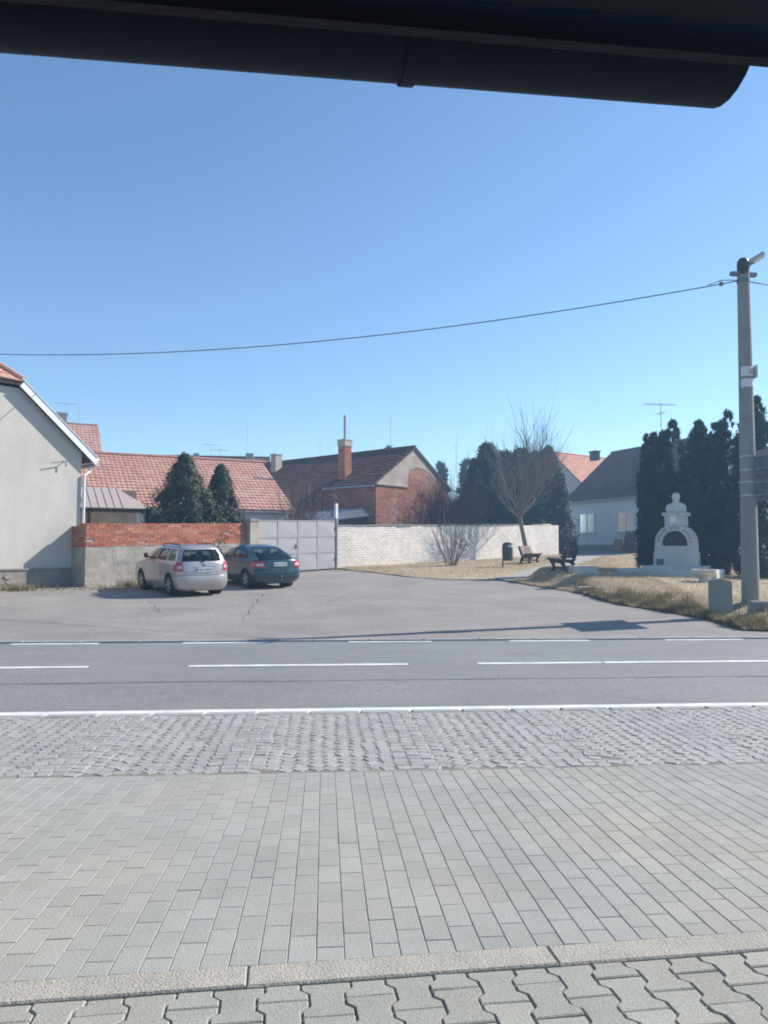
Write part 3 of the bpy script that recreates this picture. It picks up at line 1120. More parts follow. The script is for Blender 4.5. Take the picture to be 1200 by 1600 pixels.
# white wall
w0 = plumb(WALL0, zg(WALL0))
root = empty('white_brick_wall', w0, 'long white brick boundary wall with grey coping behind the lawn', 'wall')
uw = sl(WALL0, WDIR, WLEN)
wl = WLEN / math.hypot(uw.x, uw.y)
WH = 1.92
mb = MB(); mb.box(w0 + uw * (wl / 2) + UP * ((WH - .3) / 2) - WN * .15, (wl, .30, WH + .3), (uw, WN, UP))
mb.build('wall_core', M['white_mortar'], root)
mb = MB(); brick_face(mb, w0 + UP * .05, uw, UP, WN, wl, WH - .06, .30, .1035, gap=.014, proud=.014)
brick_face(mb, w0 + uw * wl + UP * .05, -WN, UP, uw, .3, WH - .06, .30, .1035, gap=.014, proud=.014)
mb.build('white_bricks', M['white_brick'], root, kind='stuff')
x = 0.0
while x < wl - .2:
    L = random.uniform(.95, 1.05)
    L = min(L, wl - x)
    xm = x + L / 2
    broken = xm / wl > .70
    if not (broken and random.random() < .42):
        mb = MB()
        mb.box(w0 + uw * xm + UP * (WH + .035 + random.gauss(0, .006)) - WN * (.15 + random.gauss(0, .01)), (L - .012, .40 if not broken else random.uniform(.3, .38), .065), (uw, WN, UP))
        mb.build('coping_slab', M['coping'] if not broken or random.random() < .5 else M['white_brick'], root)
    x += L

# ---------- houses
def prism_wall(mb, prof, O, n, u, L):
    """prof: (distance inwards from the front, z) outline, extruded along u"""
    mb.prism(prof, O, -n, UP, u, L)


def window(root, c, u, n, w, h, frame=M['window_white'], split=1, sill=True, curtain=True, surround=True):
    """a window set into a shallow box on a wall face: frame, panes, sill"""
    mb = MB()
    f = .07
    if surround:
        mb.box(c + n * .012, (w + .22, .03, h + .22), (u, n, UP))
        s = mb.build('window_surround', M['house_white'], root)
    mb = MB()
    for sx in (-1, 1):
        mb.box(c + u * (sx * (w / 2 - f / 2)) + n * .045, (f, .06, h), (u, n, UP))
    for sz in (-1, 1):
        mb.box(c + UP * (sz * (h / 2 - f / 2)) + n * .043, (w - 2 * f, .056, f), (u, n, UP))
    for k in range(split):
        mb.box(c + u * (-w / 2 + w * (k + 1) / (split + 1)) + n * .044, (f, .058, h - 2 * f), (u, n, UP))
    wd = mb.build('window', frame, root)
    for k in range(split + 1):
        a = -w / 2 + w * k / (split + 1) + f * .7
        b = -w / 2 + w * (k + 1) / (split + 1) - f * .7
        q = MB(); q.box(c + u * ((a + b) / 2) + n * .040, (b - a, .008, h - 2 * f + .02), (u, n, UP))
        q.build('pane', M['glass'], wd)
        q = MB(); q.box(c + u * ((a + b) / 2) + n * .031, (b - a, .004, h - 2 * f + .02), (u, n, UP))
        q.build('curtain' if (curtain and k == 0) else 'dark_interior', M['curtain'] if (curtain and k == 0) else M['dark_room'], wd)
    if sill:
        q = MB(); q.box(c - UP * (h / 2 + .03) + n * .08, (w + .16, .14, .04), (u, n, UP)); q.build('sill', M['zinc'], wd)


def gable_house(root, O, u, n, L, W, z0, ze, rise, wall, tile, tw=.22, tl=.33, eo=.30, vo=.22, back_tiles=False, gable_mat=None, ridge_cap=True, verge=None, front_len=None, gutter=True):
    """O: front corner; u along the eaves, n outwards from the eaves wall"""
    O = plumb(O, 0)
    mb = MB()
    prof = [(0, z0), (W, z0), (W, ze), (W / 2, ze + rise), (0, ze)]
    prism_wall(mb, prof, O, n, u, L)
    mb.build('wall', wall, root, fix=True)
    sl_ = math.hypot(W / 2, rise)
    v = (-n * (W / 2) + UP * rise).normalized()
    vb = (n * (W / 2) + UP * rise).normalized()
    th = .10
    nn = u.cross(v).normalized()
    nn = nn if nn.z > 0 else -nn
    nb = u.cross(vb).normalized(); nb = nb if nb.z > 0 else -nb
    e0 = O + UP * ze - u * vo - v * eo * 1.15
    b0 = O - n * W + UP * ze - u * vo - vb * eo * 1.15
    wid, leng = L + 2 * vo, sl_ + eo * 1.15
    mb = MB()
    mb.box(e0 + u * wid / 2 + v * leng / 2 + nn * (th / 2 + .004), (wid, leng, th), (u, v, nn))
    mb.box(b0 + u * wid / 2 + vb * (leng - .04) / 2 + nb * (th / 2 + .003), (wid - .004, leng - .04, th), (u, vb, nb))
    rf = mb.build('roof', verge or M['timber'], root)
    mb = MB()
    tile_plane(mb, e0 + nn * (th + .006) - u * .03 - v * .05, u, v, wid + .06, leng + .06, tw, tl)
    mb.build('tiles', tile, rf, kind='stuff')
    mb = MB()
    if back_tiles:
        tile_plane(mb, b0 + nb * (th + .006) - u * .03 - vb * .05, u, vb, wid + .06, leng + .06, tw, tl)
    else:
        mb.box(b0 + u * wid / 2 + vb * leng / 2 + nb * (th + .025), (wid + .05, leng, .03), (u, vb, nb))
    mb.build('tiles', tile, rf, kind='stuff')
    if ridge_cap:
        mb = MB()
        top = O - n * (W / 2) + UP * (ze + rise + th + .07)
        k = -vo
        while k < L + vo - .1:
            mb.tube([top + u * k, top + u * (k + .38)], [.085, .10], 8)
            k += .36
        mb.build('ridge_tiles', tile, rf, kind='stuff')
    if gutter:
        mb = MB()
        gz = e0 - n * 0 + n * .06 + UP * -.01
        mb.tube([gz, gz + u * wid], .06, 8)
        mb.build('gutter', M['zinc'], root)
    return e0, v, nn, leng


# ---- long red-roofed house behind the brick wall
ang27 = R(27)
u3 = dirw(math.cos(ang27), math.sin(ang27)); n3 = Vector((u3.y, -u3.x, 0))
e3 = at(460, 803, 40.0)
ze3 = e3.z + .22
zb = zg(e3)
L3 = 17.0
O3 = plumb(e3, 0) - u3 * (L3 + .2) - n3 * .30
root = empty('long_house', plumb(O3, zb), 'long low house with sunlit faded red tile roof behind the brick wall', 'house')
gable_house(root, O3, u3, n3, L3, 10.4, zb - .5, ze3, 2.85, M['house_white'], M['tile_red'], tw=.23, tl=.34, eo=.30, vo=.20)
mb = MB()
cc = O3 + u3 * (L3 - 1.2) + UP * (zb + 1.3) + n3 * .02
mb.box(cc, (.9, .05, 1.2), (u3, n3, UP)); mb.build('window', M['dark_room'], root)

# lean-to in front of it
c4 = at(237, 796, 31.5)
u4 = u3
root = empty('lean_to', plumb(c4, zg(c4)), 'open lean-to shed with grey pink sheet roof beside the left house', 'shed')
w4 = 4.8
tl4 = plumb(c4, c4.z) - u4 * w4
back = at(190, 768, 33.4)
vv = (-n3 * 2.0 + UP * (back.z - c4.z + .02)).normalized()
mb = MB()
nn4 = u4.cross(vv).normalized(); nn4 = nn4 if nn4.z > 0 else -nn4
pts = [tl4, plumb(c4, c4.z), plumb(c4, c4.z) - u4 * 1.1 + vv * 2.35, tl4 + vv * 2.35]
mb.poly(pts); mb.poly([p - nn4 * .04 for p in reversed(pts)])
for i in range(4):
    a, b = pts[i], pts[(i + 1) % 4]
    mb.quad(a, a - nn4 * .04, b - nn4 * .04, b)
x = .1
while x < w4 - 1.0:
    mb.box(tl4 + u4 * x + vv * 1.17 + nn4 * .012, (.03, 2.3, .024), (u4, vv, nn4)); x += .30
M['lean_roof'] = mat('pinkish_sheet_roof', (0.46, 0.385, 0.36), (0.38, 0.32, 0.30), 3, 0.6, 0.2, 30)
mb.build('roof', M['lean_roof'], root)
for k in (.15, 2.4, 4.65):
    mb = MB(); b_ = tl4 + u4 * k - n3 * .12
    mb.box(plumb(b_, (zg(c4) + c4.z - .05) / 2), (.12, .12, c4.z - .05 - zg(c4)), (u4, n3, UP)); mb.build('post', M['timber'], root)
mb = MB(); b_ = tl4 + u4 * w4 / 2 - n3 * 1.95
mb.box(plumb(b_, (zg(c4) + back.z) / 2), (w4 - .6, .2, back.z - zg(c4) - .1), (u4, n3, UP)); mb.build('back_wall', M['old_plaster'], root)
mb = MB()
mb.box(tl4 + u4 * w4 / 2 - UP * .1 - n3 * .10, (w4, .08, .14), (u4, n3, UP)); mb.build('beam', M['timber'], root)

# ---- left house with half-hipped gable
HC = Bk0 - BN * 0.86 + BDIR * 0.28
zH = zg(HC)
uL, nL, dL = -BDIR, BN, -BN
zeL = at(126, 709, 25.9).z
GW, HWd = 8.4, 12.0
pitchL = 0.86
sclip = 2.14
zclip = zeL + sclip * pitchL
root = empty('plastered_house', plumb(HC, zH), 'grey plastered house gable with white roof edge board at the left', 'house')
mb = MB()
prof = [(0, zH - .6), (GW, zH - .6), (GW, zeL), (GW - sclip, zclip), (sclip, zclip), (0, zeL)]
mb.prism(prof, plumb(HC, 0), uL, UP, dL, HWd)
mb.build('wall', M['plaster'], root, fix=True)


def hp(s, d, z):
    return plumb(HC, 0) + uL * s + dL * d + UP * z


def zr(s):
    return zeL + .06 + min(s, GW - s) * pitchL


mb = MB()
fo = -.19
for (sa, sb, sc_) in ((-.42, sclip, GW / 2), (GW + .42, GW - sclip, GW / 2)):
    pl = [hp(sa, fo, zr(sa)), hp(sb, fo, zr(sb)), hp(sc_, fo + GW / 2 - sclip, zr(sc_)), hp(sc_, HWd + .3, zr(sc_)), hp(sa, HWd + .3, zr(sa))]
    mb.poly(pl); mb.poly([p + UP * .14 for p in pl])
    for i in range(5):
        a, b = pl[i], pl[(i + 1) % 5]
        mb.quad(a, b, b + UP * .14, a + UP * .14)
tri = [hp(sclip, fo, zr(sclip)), hp(GW - sclip, fo, zr(sclip)), hp(GW / 2, fo + GW / 2 - sclip, zr(GW / 2))]
mb.poly([p + UP * .138 for p in tri]); mb.poly([p + UP * .002 for p in tri])
mb.quad(tri[0], tri[1], tri[1] + UP * .138, tri[0] + UP * .138)
rfL = mb.build('roof', M['timber'], root, fix=True)
mb = MB()
vh = (tri[2] - (tri[0] + tri[1]) / 2); lh = vh.length; vh.normalize()
wt = GW - 2 * sclip
tile_plane(mb, tri[0] + UP * .15 - vh * .06, uL, vh, wt, lh, .23, .33, inside=lambda a, b: b / lh < min(a, wt - a) / (wt / 2) + .02)
v5 = (hp(1, 0, zr(1)) - hp(0, 0, zr(0))).normalized()
tile_plane(mb, hp(-.44, fo - .02, zr(-.44) + .15), dL, v5, HWd + .8, (GW / 2 + .44) * math.hypot(1, pitchL), .23, .33,
           inside=lambda a, b: (b / math.hypot(1, pitchL) - .44) < sclip or a > (b / math.hypot(1, pitchL) - .44 - sclip))
mb.build('tiles', M['tile_red'], rfL, kind='stuff')
mb = MB()
for (pa, pb) in ((tri[0], tri[2]), (tri[1], tri[2])):
    dd = pb - pa
    for k in range(9):
        mb.tube([pa + dd * (k / 9) + UP * .20, pa + dd * ((k + 1.05) / 9) + UP * .20], [.10, .085], 8)
mb.build('hip_tiles', M['tile_red'], rfL, kind='stuff')
mb = MB()
a, b = hp(-.46, fo - .02, zr(-.46) + .02), hp(sclip + .02, fo - .02, zr(sclip + .02) + .02)
dd = (b - a); ln = dd.length; dd.normalize()
mb.box((a + b) / 2 + UP * .03, (ln, .035, .25), (dd, nL, dd.cross(nL) if dd.cross(nL).z > 0 else -dd.cross(nL)))
mb.build('verge_board', M['white_paint'], root)
mb = MB()
mb.box((a + b) / 2 + UP * .17 + dL * .05, (ln, .18, .02), (dd, nL, dd.cross(nL) if dd.cross(nL).z > 0 else -dd.cross(nL)))
mb.build('verge_flashing', M['white_paint'], root)
mb = MB()
for k in (0.0,):
    mb.tube([hp(-.48, fo + .05, zr(-.48) - .02), hp(-.48, HWd, zr(-.48) - .02)], .07, 8)
mb.build('gutter', M['zinc'], root)
mb = MB()
mb.tube([hp(-.46, fo + .35, zr(-.48) - .06), hp(-.40, fo + .40, zr(-.48) - .25), hp(-.07, -.06, zeL - .75), hp(-.07, -.06, zH)], .05, 8)
mb.build('downpipe', M['white_paint'], root)
mb = MB()
br = hp(.62, 0, zeL - .35)
mb.tube([br, br + nL * .14, br + nL * .16 - BDIR * .5 + UP * -.10], .018, 5)
mb.tube([br + nL * .14, br + nL * .14 - UP * .18], .02, 5)
mb.build('wall_bracket', M['steel'], root)
mb = MB()
mb.box(hp(GW / 2, -.02, zH + .02), (GW, .05, 1.05), (uL, nL, UP)); pl_ = mb.build('plinth', M['plinth'], root)
for r in range(3):
    s = 2.0 + .1 * r
    while s < 7.5:
        w = random.uniform(.22, .42)
        q = MB(); h = random.uniform(.15, .19)
        cx_, cz_ = s + w / 2, zH - .03 + r * .19
        out = []
        for k in range(7):
            th = 2 * math.pi * k / 7 + random.uniform(-.2, .2)
            out.append((cx_ + math.cos(th) * w * .5 * random.uniform(.85, 1.05), cz_ + math.sin(th) * h * .55 * random.uniform(.85, 1.05)))
        q.prism(out, plumb(HC, 0) + nL * .04, uL, UP, nL, random.uniform(.02, .035))
        q.build('plinth_stone', M['stone'], pl_, fix=True)
        s += w + .02
mb = MB()
mb.box(hp(GW / 2, -.035, zH + .56), (GW, .09, .05), (uL, nL, UP)); mb.build('plinth_ledge', M['plinth'], root)

# ---- far house peeping over at the left
u6 = dirw(.90, .44); n6 = Vector((u6.y, -u6.x, 0))
a6 = at(159, 709, 62)
O6 = plumb(a6, 0) - u6 * 9.2 - n6 * .3
root = empty('distant_house', plumb(O6, zg(O6)), 'far red-roofed house showing just above the white roof edge', 'house')
gable_house(root, O6, u6, n6, 9.0, 6.4, zg(O6), a6.z + .1, at(137, 668, 62).z - a6.z + .35, M['house_pink'], M['tile_red'], tw=.3, tl=.4, verge=M['tile_maroon'])
mb = MB(); cc = at(96, 664, 62); mb.box(cc, (.75, .7, 1.6), (u6, n6, UP)); mb.box(cc + UP * .82, (.9, .84, .12), (u6, n6, UP))
mb.build('chimney', M['house_pink'], root)


def aerial(root_pt, h, kind, label, dirv, s=1.0):
    root = empty('television_aerial', root_pt, label, 'aerial', 'rooftop aerials')
    mb = MB(); mb.tube([root_pt, root_pt + UP * h], .022 * s, 5); mb.build('mast', M['galv'], root)
    if kind == 'mast':
        return
    d = dirv.normalized(); c = Vector((-d.y, d.x, 0))
    mb = MB()
    top = root_pt + UP * (h - .1)
    mb.tube([top - d * .9 * s, top + d * .9 * s], .016 * s, 5)
    for k in range(9):
        p = top + d * (-.85 + k * .21) * s
        ll = (.5 - .035 * k) * s
        mb.tube([p - c * ll, p + c * ll], .010 * s, 4)
    mb.build('yagi', M['galv'], root)
    if kind == 'double':
        mb = MB()
        t2 = root_pt + UP * (h - .75)
        mb.tube([t2 - c * .5, t2 + c * .5], .014, 5)
        for k in range(5):
            p = t2 + c * (-.5 + k * .25)
            mb.tube([p - d * .3, p + d * .3], .009, 4)
        mb.build('lower_yagi', M['galv'], root)


p = at(103, 668, 62)
aerial(p, at(103, 630, 62).z - p.z, 'yagi', 'thin roof aerial above the far red roof at the left', dirw(1, .3))
p = at(123, 668, 62.3)
aerial(p, at(123, 636, 62).z - p.z, 'mast', 'second thin mast right beside the aerial over the far left roof', dirw(1, 0))

# ---- house behind the long roof (dark red ridge with pale gable)
u7 = dirw(.99, .12); n7 = Vector((u7.y, -u7.x, 0))
a7 = at(421, 738, 66)
O7 = plumb(a7, 0) - u7 * 10.3 - n7 * .3
root = empty('hidden_house', plumb(O7, zg(O7)), 'house with dull red ridge and pale gable just above the long roof', 'house')
gable_house(root, O7, u7, n7, 10.0, 6.0, zg(O7), a7.z + .1, at(405, 717, 66).z - a7.z + .2, M['house_white'], M['tile_maroon'], tw=.3, tl=.4, back_tiles=False)
for (px_, w_) in ((307, .5), (390, .7)):
    mb = MB(); mb.box(at(px_, 718, 68.5), (w_, .5, 1.0), (u7, n7, UP)); mb.build('chimney', M['chimney_plaster'], root)
for (px_, py_, k_, lab) in ((329, 694, 'yagi', 'aerial left of the tall thin rod above the long red roof'), (344, 702, 'yagi', 'shorter aerial above the peak of the right yew'), (386, 668, 'mast', 'tall thin rod above the right end of the long red roof')):
    p = at(px_, 717, 69)
    aerial(p, at(px_, py_, 69).z - p.z, k_, lab, dirw(1, .4), .8)

# ---- old brick house with dark roof
d8 = dirw(-.743, .67)                       # ridge runs away to the left
u8 = dirw(.67, .743)                        # along the gable
G0 = c2w(-.45, 42.0)
z8 = zg(G0); ze8 = 5.28; W8 = 6.5; rise8 = 2.15; L8 = 14.0
root = empty('old_brick_house', plumb(G0, z8), 'old house with peeling red brick gable and dark brown tile roof', 'house')
nG = Vector((u8.y, -u8.x, 0))               # gable outwards
n8 = -u8                                    # eaves side outwards (to the left)
# gable_house wants eaves along u: use d8 reversed
mb = MB()
prof = [(0, z8 - .4), (W8, z8 - .4), (W8, ze8), (W8 / 2, ze8 + rise8), (0, ze8)]
mb.prism(prof, plumb(G0, 0), u8, UP, d8, L8)
mb.build('wall', M['mortar'], root, fix=True)
mb = MB()
zband = ze8 - .05


def in_gable(x, z):
    zz = z8 + z
    if zz < zband:
        return True
    # brick shows again on the lower right of the gable where plaster has fallen
    top = ze8 + min(x, W8 - x) / (W8 / 2) * rise8
    return (x > 2.75 and zz < min(top - .35, ze8 + 1.05 + (x - 3.2) * .3)) or (x < .9 and zz < top - .12)


brick_face(mb, plumb(G0, z8), u8, UP, nG, W8, ze8 + rise8 - z8, .27, .078, gap=.014, proud=.02, inside=in_gable, miss=.006)
brick_face(mb, plumb(G0, z8) + d8 * L8, -d8, UP, -u8, L8, ze8 - z8, .30, .09, gap=.014, proud=.02)
mb.build('bricks', M['brick_old'], root, kind='stuff')
mb = MB()
pl = [(0.02, zband + .03), (W8 * .40, zband + .0), (2.8, ze8 + .95), (3.4, ze8 + 1.15), (4.3, ze8 + 1.05), (W8 - .35, zband + .10), (W8 - .02, zband + .06), (W8 / 2, ze8 + rise8 - .02)]
mb.prism(pl, plumb(G0, 0) + nG * .002, u8, UP, nG, .03)
mb.build('gable_plaster', M['old_plaster'], root, fix=True)
mb = MB(); mb.box(plumb(G0, zband) + u8 * 1.35 + nG * .05, (2.7, .10, .07), (u8, nG, UP)); mb.build('cornice', M['old_plaster'], root)
# roof: left slope visible
vL = (u8 * (W8 / 2) + UP * rise8).normalized(); nnL = vL.cross(d8); nnL = nnL if nnL.z > 0 else -nnL
vR = (-u8 * (W8 / 2) + UP * rise8).normalized(); nnR = vR.cross(d8); nnR = nnR if nnR.z > 0 else -nnR
sl8 = math.hypot(W8 / 2, rise8)
mb = MB()
low = 3.1                                     # the far part of the roof runs further down
eL = plumb(G0, ze8) - d8 * .06 - vL * .28
mb.box(eL + d8 * 2.0 + vL * (sl8 + .28) / 2 + nnL * .06, (4.1, sl8 + .28, .10), (d8, vL, nnL))
eL2 = plumb(G0, ze8) + d8 * 4.08 - vL * low
mb.box(eL2 + d8 * 5.2 + vL * (sl8 + low) / 2 + nnL * .064, (10.4, sl8 + low, .10), (d8, vL, nnL))
eR = plumb(G0, ze8) + u8 * W8 - d8 * .06 - vR * .2
mb.box(eR + d8 * (L8 / 2 + .1) + vR * (sl8 + .16) / 2 + nnR * .06, (L8 + .3, sl8 + .16, .10), (d8, vR, nnR))
rf = mb.build('roof', M['timber'], root)
mb = MB()
tile_plane(mb, eL + nnL * .115, d8, vL, 4.1, sl8 + .32, .24, .32)
tile_plane(mb, eL2 + nnL * .118, d8, vL, 10.4, sl8 + low + .04, .24, .32)
mb.box(eR + d8 * (L8 / 2 + .1) + vR * (sl8 + .2) / 2 + nnR * .135, (L8 + .32, sl8 + .2, .04), (d8, vR, nnR))
rt = plumb(G0, ze8 + rise8 + .17) + u8 * (W8 / 2) - d8 * .1
k = 0
while k < L8:
    mb.tube([rt + d8 * k, rt + d8 * (k + .40)], [.10, .085], 8); k += .38
mb.build('tiles', M['tile_dark'], rf, kind='stuff')
mb = MB()
mb.tube([eL - u8 * .05, eL - u8 * .05 + d8 * 4.0], .07, 8)
mb.build('gutter', M['zinc'], root)
# lower side wall for the deeper part
mb = MB()
b8 = plumb(G0, 0) + d8 * 9.2 - u8 * 2.35
mb.box(plumb(b8, (z8 + 3.3) / 2), (10.0, .3, 3.3 - z8 + .2), (d8, u8, UP)); mb.build('side_wall', M['old_plaster'], root)
# big chimney
cb = at(538.5, 752, 44.6)
ct = at(538.5, 689, 44.6)
mb = MB(); hC = ct.z - cb.z + .6; cw = .56
base = plumb(cb, cb.z - .6)
mb.box(base + UP * hC / 2, (cw - .03, cw - .03, hC), (d8, u8, UP)); core = mb.build('chimney', M['mortar'], root)
mb = MB()
for (ua, na, w_) in ((u8, nG, cw), (d8, -u8, cw), (u8, -nG, cw), (d8, u8, cw)):
    brick_face(mb, base + na * (cw / 2 - .016) - ua * (w_ / 2), ua, UP, na, w_, hC - .34, .14, .078, gap=.014, proud=.016)
mb.build('chimney_bricks', M['brick'], core, kind='stuff')
mb = MB(); mb.box(base + UP * (hC - .16), (cw + .06, cw + .06, .34), (d8, u8, UP)); mb.box(base + UP * (hC + .03), (cw + .10, cw + .10, .06), (d8, u8, UP)); mb.build('chimney_collar', M['chimney_plaster'], core)
mb = MB(); ht = at(538.5, 648, 44.6).z - ct.z
mb.tube([base + UP * hC, base + UP * (hC + ht - .12)], .085, 10); mb.lathe(base + UP * (hC + ht - .12), [(.10, 0), (.10, .03), (.015, .14)], 10)
mb.build('flue_pipe', M['lamp_body'], core)
mb = MB(); c9 = at(431.5, 742, 51); c9t = at(431.5, 711, 51)
mb.box(plumb(c9, (c9.z - .8 + c9t.z) / 2), (.55, .5, c9t.z - c9.z + .8), (u8, nG, UP)); mb.box(plumb(c9, c9t.z), (.62, .58, .07), (u8, nG, UP)); mb.build('rear_chimney', M['chimney_plaster'], root)
p = at(610, 712, 70)
aerial(p, at(610, 650, 70).z - p.z, 'mast', 'very thin tall mast above the old brick house roof', dirw(1, 0), 1.0)

# little tin-roofed shed behind the white wall
sA, sB = at(484, 817, 39.5), at(577, 806, 40.5)
root = empty('tin_shed', plumb(sA, zg(sA)), 'small shed with shiny corrugated tin roof behind the white wall', 'shed')
us_ = plumb(sB, 0) - plumb(sA, 0); ln = us_.length; us_.normalize(); ns_ = Vector((us_.y, -us_.x, 0))
mb = MB()
P = []
for i in range(61):
    t = i / 60
    h = .03 * math.cos(i * math.pi / 1.5)
    a = plumb(sA + us_ * ln * t, lin(sA.z, sB.z, t) + h)
    P.append([a, a - ns_ * 1.6 + UP * .55])
mb.grid(P)
mb.build('roof', M['tin'], root, smooth=True)
mb = MB(); zb_ = zg(sA)
mb.prism([(.05, zb_), (ln - .05, zb_), (ln - .05, sB.z - .06), (.05, sA.z - .06)], plumb(sA, 0) - ns_ * .15, us_, UP, -ns_, 1.3)
mb.build('wall', M['timber'], root, fix=True)

# ---- white house on the right (in shade), wall runs away from us
H0, H1_ = c2w(12.15 * 1.18, 51.0 * 1.18), c2w(14.8 * 1.18, 44.6 * 1.18)
uH = Vector((H1_.x - H0.x, H1_.y - H0.y, 0)); LH = uH.length; uH.normalize()
nH = Vector((uH.y, -uH.x, 0))
LH += 2.6
zH0 = zg(c2w(15, 55)) - .1
zeH = at(884, 781, 51 * 1.18).z
rise = at(930, 711, 53 * 1.18).z - zeH
root = empty('white_house', plumb(H0, zH0), 'white low house in shade with dark red tile roof behind the benches', 'house')
e_, v_, n_, l_ = gable_house(root, H0, uH, nH, LH, 8.8, zH0 - .4, zeH, rise, M['house_white'], M['tile_maroon'], tw=.24, tl=.34, eo=.32, vo=.15)


def on_wall(px_, py_, O, u, n):
    """point of a vertical wall plane seen at a pixel"""
    a = at(px_, py_, 10.0) - Vector((0, 0, CAM_H)); c0 = Vector((0, 0, CAM_H))
    t = (plumb(O, 0) - plumb(c0, 0)).dot(n) / a.dot(n)
    return c0 + a * t


for (pa, pb, ya, yb_) in ((906, 930, 802, 832), (965, 993, 799, 830)):
    A_, B_ = on_wall(pa, ya, H0, uH, nH), on_wall(pb, yb_, H0, uH, nH)
    c = (A_ + B_) / 2; w = (plumb(A_, 0) - plumb(B_, 0)).length
    window(root, c, uH, nH, min(w, 2.4), 1.25 if False else abs(A_.z - B_.z), split=1)
mb = MB(); mb.box(plumb(H0, zH0 + .25) + uH * LH / 2 + nH * .02, (LH, .06, .7), (uH, nH, UP)); mb.build('plinth', M['plinth'], root)
mb = MB(); cc = at(929, 712, 53.5 * 1.18); mb.box(cc, (.7, .5, .7), (uH, nH, UP)); mb.box(cc + UP * .38, (.85, .62, .08), (uH, nH, UP)); mb.build('chimney', M['timber'], root)
p = on_wall(975, 850, H0, uH, nH)
rootd = empty('water_butt', plumb(p + nH * .5, zt(p.x, p.y)), 'dark rusty barrel standing by the wall of the white house', 'barrel')
mb = MB(); b_ = plumb(p + nH * .5, zt(p.x, p.y))
mb.lathe(b_, [(.25, 0), (.30, .25), (.31, .55), (.27, .9), (.25, .92)], 12); mb.build('barrel', M['brick_old'], rootd, smooth=True)
rootd = empty('plank_screen', b_ + uH * 1.1, 'row of upright planks leaning on the wall of the white house', 'planks')
for k in range(4):
    q0 = b_ + uH * (.7 + .28 * k) - nH * .05
    mb = MB(); mb.box(q0 + UP * .75, (.20, .04, 1.5 - .12 * (k % 2)), (uH, (nH + UP * .22).normalized(), (UP - nH * .22).normalized()))
    mb.build('plank', M['timber'], rootd)
p = at(1033, 690, 57)
aerial(p, at(1033, 631, 57).z - p.z + .1, 'double', 'large rooftop aerial above the leftmost tall thuja', dirw(1, .1), 1.35)

# ---- pink gable house behind it
a9 = at(862, 706, 76)
u9 = dirw(.80, .60); n9 = Vector((u9.y, -u9.x, 0))    # ridge runs right and away
W9, L9 = 9.0, 12.0
ap = plumb(a9, 0)
ri9 = 4.0
O9 = ap + n9 * (W9 / 2)
root = empty('pink_house', plumb(O9, zg(O9)), 'pinkish gable house with sunlit orange roof behind the dark conifers', 'house')
gable_house(root, O9, u9, n9, L9, W9, zg(O9), a9.z - ri9 - .15, ri9, M['house_pink'], M['tile_orange'], tw=.3, tl=.38, vo=.1, back_tiles=False)

# ================================================================== CARS
M['car_window'] = mat('dark_car_window', (0.020, 0.028, 0.030), (0.014, 0.02, 0.022), 2, 0.04, spec=0.9, coat=0.6)


class Car:
    def __init__(self, slices, L):
        self.S = slices; self.L = L

    def par(self, z):
        S = self.S
        for a, b in zip(S[:-1], S[1:]):
            if z <= b['z']:
                t = (z - a['z']) / (b['z'] - a['z']); t = max(0, t)
                return {k: a[k] + (b[k] - a[k]) * t for k in a}
        return dict(S[-1])

    def zz(self, p, x):
        return p['z'] - p['drop'] * smooth01((x - 2.45) / (self.L - 2.45)) + p.get('crown', 0)

    def rear(self, z, u):
        p = self.par(z); x = p['xr'] + p['cr'] * abs(u) ** p['nr']
        return Vector((x, u * p['w'], self.zz(p, x)))

    def front(self, z, u):
        p = self.par(z); x = p['xf'] - p['cf'] * abs(u) ** p['nf']
        return Vector((x, u * p['w'], self.zz(p, x)))

    def side(self, z, x, s):
        p = self.par(z)
        xa, xb = p['xr'] + p['cr'], p['xf'] - p['cf']
        t = (x - (xa + xb) / 2) / ((xb - xa) / 2)
        return Vector((x, s * p['w'] * (1 + .022 * (1 - t * t)), self.zz(p, x)))

    def ring(self, z):
        p = self.par(z); out = []
        us = [math.sin(math.pi / 2 * k / 7) for k in range(-7, 8)]
        for u in us:                                   # rear, right (-y) to left (+y)
            out.append(self.rear(z, u))
        xa, xb = p['xr'] + p['cr'], p['xf'] - p['cf']
        for k in range(1, 22):
            out.append(self.side(z, lin(xa, xb, k / 22), 1))
        for u in reversed(us):
            x = p['xf'] - p['cf'] * abs(u) ** p['nf']
            out.append(Vector((x, u * p['w'], self.zz(p, x))))
        for k in range(21, 0, -1):
            out.append(self.side(z, lin(xa, xb, k / 22), -1))
        return out

    def body(self):
        mb = MB(); zsl = []
        for a, b in zip(self.S[:-1], self.S[1:]):
            k = max(1, int((b['z'] - a['z']) / .06))
            zsl += [lin(a['z'], b['z'], i / k) for i in range(k)]
        zsl.append(self.S[-1]['z'])
        R_ = [self.ring(z) for z in zsl]
        n = len(R_[0])
        for r in R_:
            mb.v += [tuple(p) for p in r]
        for i in range(len(R_) - 1):
            for k in range(n):
                a, b = i * n + k, i * n + (k + 1) % n
                mb.f.append((a, a + n, b + n, b)); mb.m.append(0)
        mb.f.append(tuple(range(n))); mb.m.append(0)
        e = (len(R_) - 1) * n
        mb.f.append(tuple(e + n - 1 - k for k in range(n))); mb.m.append(0)
        return mb


